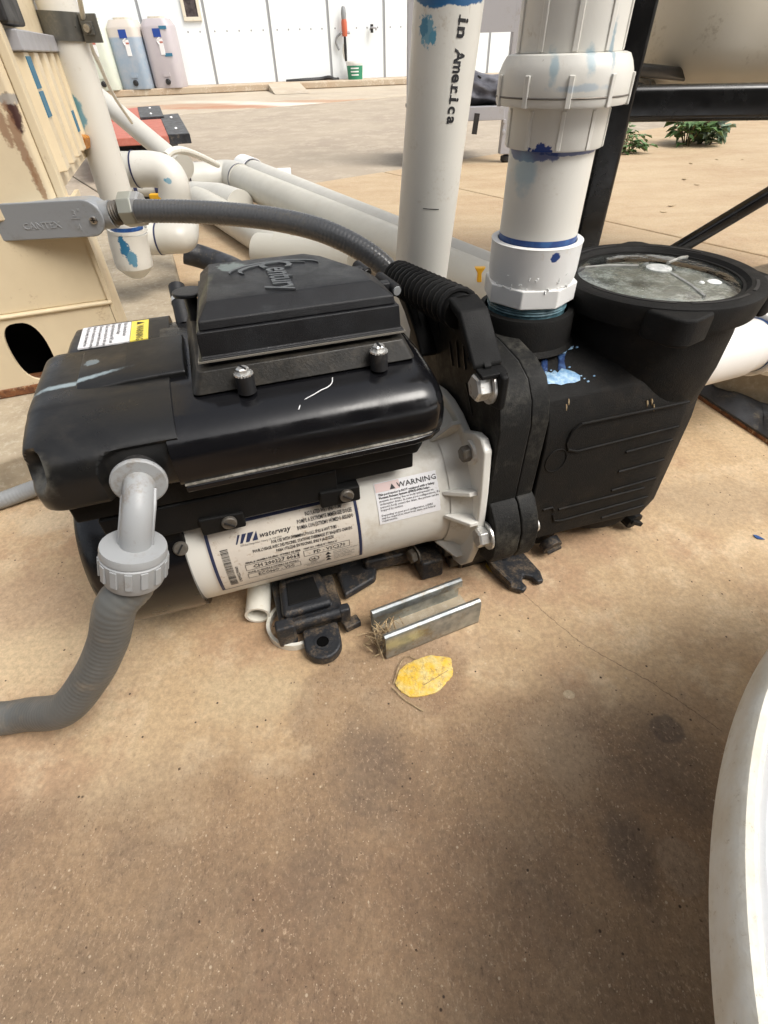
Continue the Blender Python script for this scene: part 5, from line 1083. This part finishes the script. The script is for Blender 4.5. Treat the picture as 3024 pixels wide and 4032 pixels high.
fx = flex('flexible_conduit', [ony(298, 456, YC), ony(400, 457, YC-.005), ony(500, 463, YC-.02), ony(600, 475, YC-.045), ony(700, 500, YC-.075), ony(790, 545, YC-.095), ony(850, 597, YC-.11), ony(890, 655, YC-.13), ony(905, 720, YC-.14)], .0152, m_flex, '', '', .0055, .0004)
single(fx, 'grey ribbed flexible conduit arching from the conduit box over to behind the tall pipe', 'conduit')
# elbow connector and lower flexible conduit
ec = thing('elbow_connector', 'light grey plastic elbow connector on the end of the pump controller', 'conduit', PW(-.401, -.13, .262))
m_eg = simple('light grey elbow plastic', (.34, .35, .355), .42, dirt=(.24, .21, .17), ds=25, dlo=.55, dhi=.8)
MB().lathe([(.0195, 0), (.0202, .0015), (.0202, .0035), (.019, .0045)], PW(-.401, -.1325, .2625), PW(-.401, -1.13, .30)-PW(-.401, -.13, .262), 48).build('flange_disc', m_eg, ec)
ep = [PW(-.401, -.130, .2625), PW(-.402, -.144, .2600), PW(-.405, -.155, .2520), PW(-.410, -.162, .240), PW(-.4165, -.166, .222)]
MB().tube(bez(ep, 8), .0112, 32).build('elbow', m_eg, ec)
for sg in (-1, 1):
    pts = [V(p)+PW(sg*.0116, 0, 0)-PW(0, 0, 0) for p in bez(ep[1:], 5)]; MB().tube(pts, .0016, 6).build('mould_seam', m_eg, ec)
nax = (PW(-.4275, -.170, .190)-PW(-.4165, -.166, .224)).normalized(); nc = PW(-.4155, -.1655, .2290)
MB().lathe([(.011, 0), (.0232, .0005), (.0238, .003), (.0238, .007)], nc, nax, 48).build('nut_shoulder', m_eg, ec)
nb = MB().lathe([(.0232, .008), (.0242, .009), (.0234, .027), (.0212, .033), (.0170, .035)], nc, nax, 48).build('gland_nut', m_eg, ec)
q_ = nax.to_track_quat('Z', 'Y').to_matrix()
for k in range(14):
    a = 2*math.pi*k/14; d = q_ @ V((math.cos(a), math.sin(a), 0)); t = nax.cross(d)
    MB().prism([(-.0028, .010), (.0028, .010), (.0026, .0255), (-.0026, .0255)], lambda x, y, tt: nc+nax*y+t*x+d*tt, .0225, .0249).build('grip_rib', m_eg, nb, bevel=.0006)
hp_ = nc+nax*.030
m_hose = simple('grey liquidtight conduit', (.115, .118, .112), .48, var=(.14, .142, .135), vs_=20, dirt=(.24, .20, .15), ds=12, dlo=.5, dhi=.85)
hs2 = flex('flexible_conduit', [nc+nax*.018, hp_+nax*.008, PW(-.446, -.175, .178), PW(-.467, -.176, .138), PW(-.496, -.177, .098), PW(-.536, -.172, .056), onz(62, 1543, .024), onz(-20, 1552, .0175), onz(-160, 1535, .0175)], .0162, m_hose, '', '', .0052, .00035)
single(hs2, 'thick grey flexible conduit curving from the elbow nut down to the slab at left', 'conduit')
hs3 = flex('flexible_conduit', [onz(-150, 1120, .012), onz(-20, 1088, .012), onz(60, 1060, .016), onz(120, 1038, .03), onz(200, 1010, .05)], .0125, m_grey, '', '', .0055, .0004)
single(hs3, 'thinner grey conduit lying on the slab behind the left end of the pump', 'conduit')
# dark hose and gland behind keypad
single(MB().tube(bez([onz(400, 545, .10), onz(450, 560, .08), onz(520, 590, .06), onz(560, 640, .06)], 8), .030, 20).build('dark_hose', m_blkrub), 'dark rubber hose in the shade behind the keypad cover', 'hose')
gl_ = thing('cable_gland', 'black cable gland with shiny metal nut behind the keypad corner', 'fitting', PW(-.35, .10, .30))
MB().tube([PW(-.352, .085, .29), PW(-.352, .125, .318)], .0085, 16).build('gland', m_black, gl_); MB().lathe([(.0092, 0), (.0092, .005)], PW(-.352, .108, .306), PW(0, 1, .6)-PW(0, 0, 0), 16, False, False).build('metal_ring', m_zinc, gl_)
# ---- white fittings at the right of the strainer
RC0 = PW(.235, .03, .165); rp = thing('suction_pipe', 'white pipe and union coupling entering behind the strainer at the right edge', 'pipe', PW(.30, .0, .07))
rd = (ony(1659, 735, .72)-ony(1560, 775, .66)); rdir = V((.93, .36, -.02)).normalized(); rb = ony(1600, 750, .70)
def RR(s_): return rb+rdir*s_
m_rw = pvc('bright suction pipe', col=(.78, .77, .74))
MB().tube([RR(-.14), RR(-.012)], .042, 48).build('socket', m_rw, rp)
MB().tube([RR(-.02), RR(.03)], .0385, 48).build('pipe', m_rw, rp)
MB().lathe([(.0392, 0), (.0392, .006)], RR(.014), rdir, 48, False, False).build('primer_ring', m_primer, rp)
MB().lathe([(.044, 0), (.0455, .001), (.0455, .05), (.049, .052), (.056, .056), (.056, .10)], RR(.018), rdir, 48).build('union_coupling', m_rw, rp, ang=25)
MB().tube([RR(.1), RR(.5)], .040, 40).build('far_pipe', m_rw, rp)
# black ragged rubber strip
random.seed(21); n_ = 26; a_, b_ = onz(1480, 845, .0), onz(1720, 1010, .0); c_, d_ = onz(1500, 800, .0), onz(1720, 905, .0); A_ = [a_.lerp(b_, k/n_) for k in range(n_+1)]; B_ = [c_.lerp(d_, k/n_)+V((random.gauss(0, .004), random.gauss(0, .006), 0)) for k in range(n_+1)]
A_ = [onz(1480+9.6*k, 842+6.3*k, 0) for k in range(n_+1)]; B_ = [onz(1500+9*k, 812+3.2*k, 0)+V((random.gauss(0, .003), random.gauss(0, .007), 0)) for k in range(n_+1)]
rs_ = thing('rubber_strip', 'flat torn black rubber strip lying on the slab at the right edge', 'strip', (A_[10]+B_[10])/2)
mb = MB(); rg = []
for k in range(n_+1):
    hz = .006+.003*math.sin(k*.7); rg.append([A_[k]+V((0, 0, .004)), A_[k]+V((0, 0, .010)), A_[k].lerp(B_[k], .35)+V((0, 0, .012+hz)), A_[k].lerp(B_[k], .7)+V((0, 0, .010+hz*.6)), B_[k]+V((0, 0, .012)), B_[k]+V((0, 0, .004))])
mb.loft(rg).build('strip', m_blkrub, rs_, ang=40)
MB().loft([[A_[k]+V((-.001, -.002, .0002)), A_[k]+V((-.001, -.002, .0065)), A_[k]+V((.02, .015, .0065)), A_[k]+V((.02, .015, .0002))] for k in range(n_+1)]).build('rusty_edge', m_rust, rs_, ang=40)
# ---- black tank frame and the beige tank
fm = thing('tank_frame', 'glossy black steel frame carrying the beige tank', 'frame', (.345, .9, 0))
pr_ = [(x*.5, y*.5) for x, y in rrect(-.040, -.040, .040, .040, .012)]
MB().prism([(.342+x*1.05, .90+y) for x, y in pr_], P3, 0, 1.4).build('post', m_frame, fm)
def sqbar(p, q_, w_, h_, name, par=fm):
    d = (q_-p).normalized(); s_ = d.cross(V((0, 0, 1))).normalized(); u_ = s_.cross(d)
    MB().prism(rrect(-w_/2, -h_/2, w_/2, h_/2, min(w_, h_)*.25), lambda x, y, t: p+d*t+s_*x+u_*y, 0, (q_-p).length).build(name, m_frame, par)
z_r = ony(1390, 224, .905).z
sqbar(V((.362, .898, z_r+.001)), V((1.5, .80, z_r-.006)), .034, .040, 'rail')
sqbar(ony(1360, 150, .93), ony(1575, 218, 1.10)+V((.3, .2, 0)), .018, .016, 'cross_bar')
sqbar(V((.36, .915, z_r+.002)), V((.95, 1.9, z_r+.002)), .034, .040, 'side_rail')
sqbar(ony(1420, 560, .93)-V((.04, 0, .03)), ony(1659, 388, .95)+V((.5, 0, .3)), .020, .020, 'brace')
tk = thing('poly_tank', 'large stained beige plastic tank held in the black frame at upper right', 'tank', (.9, 1.3, .45))
ta = ony(1398, 80, .96); k_ = V((math.cos(R(-4)), math.sin(R(-4)), 0)); kn = V((-k_.y, k_.x, 0))
def tring(z, inset, r=.14):
    c_ = ta+k_*.50+kn*.36; return [V((c_.x, c_.y, z))+k_*x+kn*y for x, y in rrect(-.50+inset, -.36+inset, .50-inset, .36-inset, max(.03, r-inset*.3), 10)]
tb_ = ony(1640, 211, 1.03).z
MB().loft([tring(tb_-.004, .30), tring(tb_, .16), tring(tb_+.005, .09), tring(tb_+.013, .05), tring(tb_+.024, .025), tring(tb_+.040, .010), tring(tb_+.062, .002), tring(tb_+.1, 0), tring(.98, .0), tring(1.02, .03)]).build('tank_body', m_tank, tk, ang=60)
# ---- white tub at lower right
TC = V((.5647, -.1493, 0)); TR = .449
tu = thing('round_tub', 'round white plastic tub lid with grimy raised rim at the lower right corner', 'tub', TC)
MB().lathe([(TR-.07, 0), (TR-.045, .10), (TR-.030, .165)], TC, (0, 0, 1), 120).build('tub_body', m_tubrim, tu)
MB().lathe([(TR-.034, .160), (TR-.006, .162), (TR-.001, .168), (TR, .190), (TR-.002, .197), (TR-.005, .2003), (TR-.009, .2003), (TR-.0115, .1985), (TR-.0125, .1965)], TC, (0, 0, 1), 200, False, False).build('rim', m_tubrim, tu)
MB().lathe([(TR-.0115, .190), (TR-.0125, .1965), (TR-.015, .1985), (TR-.2, .199), (.001, .200)], TC, (0, 0, 1), 160, False, False).build('lid_top', m_tub, tu)
# ---- galvanised strut offcut with straw
sa, sb2, sc_ = onz(835, 1425), onz(1033, 1345), onz(800, 1350)
sx_ = (sb2-sa); SL = sx_.length; sx_.normalize(); sy_ = V((-sx_.y, sx_.x, 0)); SW = .044; SH = .040; th = .0025
su = thing('strut_channel', 'short galvanised strut channel lying open side up in front of the pump', 'channel', sa)
F4 = lambda x, y, t: sa+sx_*t+sy_*x+V((0, 0, y))
MB().prism([(0, .0006), (SW, .0006), (SW, .003), (0, .003)], F4, 0, SL).build('channel_web', m_conc, su)
for sg, x0_ in ((1, 0), (-1, SW)):
    o_ = [(0, .0007), (0, SH-.004), (.0015, SH-.001), (.0045, SH), (.0075, SH-.001), (.009, SH-.004), (.009, SH-.010), (.0072, SH-.010), (.0072, SH-.005), (.0055, SH-.0028), (.0035, SH-.0028), (.0022, SH-.005), (.0022, .0007)]
    MB().prism([(x0_+sg*x, y) for x, y in o_], F4, .0, SL if sg == 1 else SL-.004).build('channel_wall', m_galv, su, ang=28)
random.seed(31); stw = MB()
for k in range(46):
    p = F4(random.uniform(.006, SW-.004), random.uniform(.004, .016), random.gauss(.006, .010)); d = V((random.gauss(0, 1), random.gauss(0, 1), random.gauss(0, .3))).normalized()*random.uniform(.006, .016)
    p.z = max(p.z, .003); stw.tube([p-d, p+V((0, 0, .001)), p+d], random.uniform(.0004, .0009), 4)
for v_ in stw.v: v_.z = max(v_.z, .0012)
o_ = stw.build('straw_litter', m_twig); o_['kind'] = 'stuff'; single(o_, 'small clump of dry straw caught in the end of the strut channel', 'straw')
# ---- loose grit and sand on the slab
def grit(name, n, smin, smax, mat, label, seed):
    random.seed(seed); b = MB()
    for k in range(n):
        y = .02+1.3*random.random()**1.5; x = random.uniform(-.75, .75)*(.45+y)
        if -.45 < (x-OX) < .28 and .33 < y-.25*x < .62 and random.random() < .8: continue
        s_ = random.uniform(smin, smax)*(1+.6*y)*(1.8 if random.random() < .04 else 1); a = random.uniform(0, 3.1); c_, d_ = math.cos(a)*s_, math.sin(a)*s_; h_ = s_*random.uniform(.3, .8); e = random.uniform(.5, .9)
        b.add([(x+c_, y+d_, .0001), (x-d_*e, y+c_*e, .0001), (x-c_, y-d_, .0001), (x+d_*e, y-c_*e, .0001), (x+c_*.2, y+d_*.2, h_)], [(0, 1, 4), (1, 2, 4), (2, 3, 4), (3, 0, 4)])
    o = b.build(name, mat, ang=20); o['kind'] = 'stuff'; single(o, label, 'grit'); return o
grit('pale_grit', 2600, .0003, .0008, simple('pale sand grain', (.62, .50, .36), .8, var=(.45, .33, .22), vs_=120), 'loose pale sand grains scattered over the tan concrete round the pump', 51)
grit('dark_grit', 1300, .0003, .0009, simple('dark debris crumb', (.09, .055, .035), .85, var=(.20, .13, .08), vs_=90), 'loose dark crumbs of debris scattered over the tan concrete', 52)
# ---- yellow splotch and straws
yc_ = onz(918, 1460); random.seed(9); pts = []
for k in range(64):
    a = 2*math.pi*k/64; r_ = (1+.03*math.sin(3*a+1)+.025*math.sin(7*a)+random.gauss(0, .018)); x = .0335*r_*math.cos(a); y = .0215*r_*math.sin(a); c2, s2 = math.cos(.42), math.sin(.42); pts.append((yc_.x+x*c2-y*s2, yc_.y+x*s2+y*c2))
b = MB(); b.loft([[V((x, y, .0003)) for x, y in pts], [V((x, y, .0016)) for x, y in pts], [V((yc_.x+(x-yc_.x)*.93, yc_.y+(y-yc_.y)*.93, .0024)) for x, y in pts]])
sp_ = b.build('yellow_splotch', m_splotch); single(sp_, 'flat yellow oval splotch on the concrete in front of the strut channel', 'splotch')
def straw(pxs, r, label): single(MB().tube(bez([onz(x, y, z) for x, y, z in pxs], 6), r, 6).build('straw', m_twig), label, 'straw', 'straws round the yellow splotch')
straw([(850, 1478, .002), (862, 1440, .004), (878, 1418, .003), (900, 1424, .003)], .0006, 'curved straw at the left rim of the yellow splotch, touching the strut')
straw([(848, 1485, .003), (875, 1512, .002), (915, 1537, .002)], .0006, 'long straw leading away below the yellow splotch')
straw([(915, 1480, .0030), (945, 1462, .0034), (968, 1448, .0030)], .00028, 'thin stem lying across the top of the yellow splotch')
yc2 = onz(1075, 1222); single(MB().lathe([(.016, 0.0004), (.012, .0016)], yc2, (0, 0, 1), 12).build('yellow_leaf', m_splotch), 'yellow scrap showing beneath the pump beside the fork foot', 'debris')
# ---- loose white pipe piece and ring under the motor foot
lsp = thing('pipe_offcut', 'short cream pipe offcut under the motor with its open end facing out', 'pipe', onz(555, 1335))
q0 = onz(556, 1330, .015); q1 = onz(565, 1230, .018); ax_ = (q0-q1)
MB().lathe([(.0145, 0), (.0145, ax_.length), (.0115, ax_.length), (.0105, ax_.length-.05)], q1, ax_, 36, True, False).build('tube_wall', m_natural, lsp, ang=40)
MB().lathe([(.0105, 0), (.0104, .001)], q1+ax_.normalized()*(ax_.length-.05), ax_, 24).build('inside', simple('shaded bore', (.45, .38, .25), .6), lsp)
rg_ = onz(640, 1352, .0); MB_ = MB().lathe([(.0335, .0004), (.0335, .010), (.0295, .010), (.0295, .0004)], rg_, (0, 0, 1), 48, False, False)
single(MB_.build('plastic_ring', m_natural, ang=40), 'cream plastic ring lying under the motor foot', 'ring')
# ---- beige cabinet at left (front corner at (-.455,.88), turned like the pump)
CB = V((-.455, .88, 0)); cu_ = V((math.cos(R(20)), math.sin(R(20)), 0)); cn_ = V((-math.sin(R(17)), math.cos(R(17)), 0))
def CF(a, k, z): return CB+cu_*a+cn_*k+V((0, 0, z))
cab = thing('beige_cabinet', 'tall beige painted steel cabinet frame with oval hole and rust at the left edge', 'cabinet', CF(-.2, .1, .06))
# lower skirt with an oval opening
oc_ = ony(70, 752, .0+.845); rel = oc_-CB; oa, oz = rel.dot(cu_), oc_.z
ov = [(oa+.030*(abs(math.cos(t))**.7)*math.copysign(1, math.cos(t)), oz+.050*(abs(math.sin(t))**.85)*math.copysign(1, math.sin(t))) for t in (2*math.pi*k/32 for k in range(32))]
fz = .192; x0c, x1c = -.62, -.004
b = MB()
def to_rect(p):
    dx, dy = p[0]-oa, p[1]-oz; s_ = min(((x1c-oa)/dx if dx > 1e-6 else (x0c-oa)/dx if dx < -1e-6 else 1e9), ((fz-oz)/dy if dy > 1e-6 else (.075-oz)/dy if dy < -1e-6 else 1e9)); return (oa+dx*s_, oz+dy*s_)
fzb = .075; outer = [to_rect(p) for p in ov]
for i, cnr in enumerate(((x1c, fz), (x0c, fz), (x0c, fzb), (x1c, fzb))):     # snap nearest outer vertices to the corners
    j = min(range(32), key=lambda m: (outer[m][0]-cnr[0])**2+(outer[m][1]-cnr[1])**2); outer[j] = cnr
L0 = [CF(p[0], 0, p[1]) for p in ov]; L1 = [CF(p[0], 0, p[1]) for p in outer]; L2 = [CF(p[0], .006, p[1]) for p in ov]; L3 = [CF(p[0], .006, p[1]) for p in outer]
vs_ = L0+L1+L2+L3; fs = []
for i in range(32):
    j = (i+1) % 32; fs += [(i, j, 32+j, 32+i), (64+j, 64+i, 96+i, 96+j), (j, i, 64+i, 64+j), (32+i, 32+j, 96+j, 96+i)]
b.add(vs_, fs); b.build('skirt', m_beiger, cab)
MB().add([CF(-.62, .012, .065), CF(-.01, .012, .065), CF(-.01, .068, .065), CF(-.62, .068, .065), CF(-.62, .068, .19), CF(-.01, .068, .19)], [(0, 1, 2, 3), (3, 2, 5, 4)]).build('inner_floor', m_void, cab)  # near-black backing stands in for shade behind the oval opening
MB().prism([(-.62, .0605), (.0, .0605), (.0, .0755), (-.62, .0755)], lambda x, y, t: CF(x, t, y), -.003, .05).build('bottom_lip', m_rust, cab, bevel=.002)
MB().prism([(x0c, fz-.002), (.002, fz-.002), (.002, fz+.004), (x0c, fz+.004)], lambda x, y, t: CF(x, t, y), -.004, .02).build('fold', m_beige, cab, bevel=.003, seg=3)
MB().prism([(x0c, fz+.004), (-.002, fz+.004), (-.002, .345), (x0c, .345)], lambda x, y, t: CF(x, t, y), .004, .03).build('upper_apron', m_beige, cab, bevel=.002)
MB().prism([(-.003, .0), (.003, .0), (.003, .075), (-.003, .075)], lambda x, y, t: CF(x, y, t), .062, .345).build('side_skirt', m_beige, cab)
# corner column and recessed ribbed side
MB().prism([(-.115, -.002), (-.024, -.002), (-.018, .006), (-.018, .05), (-.115, .05)], lambda x, y, t: CF(x, y, t), .325, 1.3).build('corner_post', m_beiger, cab, bevel=.003)
MB().prism([(-.018, .004), (-.006, .004), (-.006, .03), (-.018, .03)], lambda x, y, t: CF(x, y, t), .325, 1.3).build('post_flange', m_beige, cab, bevel=.002)
MB().prism([(-.04, .03), (-.012, .03), (-.012, .46), (-.04, .46)], lambda x, y, t: CF(x, y, t), .352, 1.3).build('side_panel', m_beige, cab)
for k in range(5):
    kk = .042+k*.078; zb2 = .372
    MB().prism([(-.012, kk), (.002, kk+.010), (.002, kk+.044), (-.012, kk+.054)], lambda x, y, t: CF(x, y, t), zb2, .508).build('side_rib', m_beige, cab, bevel=.002)
MB().prism([(-.02, .04), (.006, .04), (.006, .42), (-.02, .42)], lambda x, y, t: CF(x, y, t), .508, .530).build('top_channel', m_steel, cab, bevel=.002)
MB().prism([(-.10, .02), (.004, .02), (.004, .14), (-.10, .14)], lambda x, y, t: CF(x, y, t), .534, .60).build('dark_bracket', m_black, cab, bevel=.004)
for z0_, z1_ in ((.437, .466), (.469, .503)):
    MB().prism([(.0018, .0535), (.0032, .0535), (.0032, .0855), (.0018, .0855)], lambda x, y, t: CF(x, y, t), z0_, z1_).build('tape_strip', m_bluetape, cab)
MB().prism([(.0018, .290), (.0035, .290), (.0035, .312), (.0018, .312)], lambda x, y, t: CF(x, y, t), .40, .43).build('tape_strip', m_bluetape, cab)
MB().box(ony(160, 300, 1.22), (.05, .03, .022), mat=Matrix.Rotation(.3, 4, 'Y')).build('amber_lens', m_orange, cab, bevel=.004)
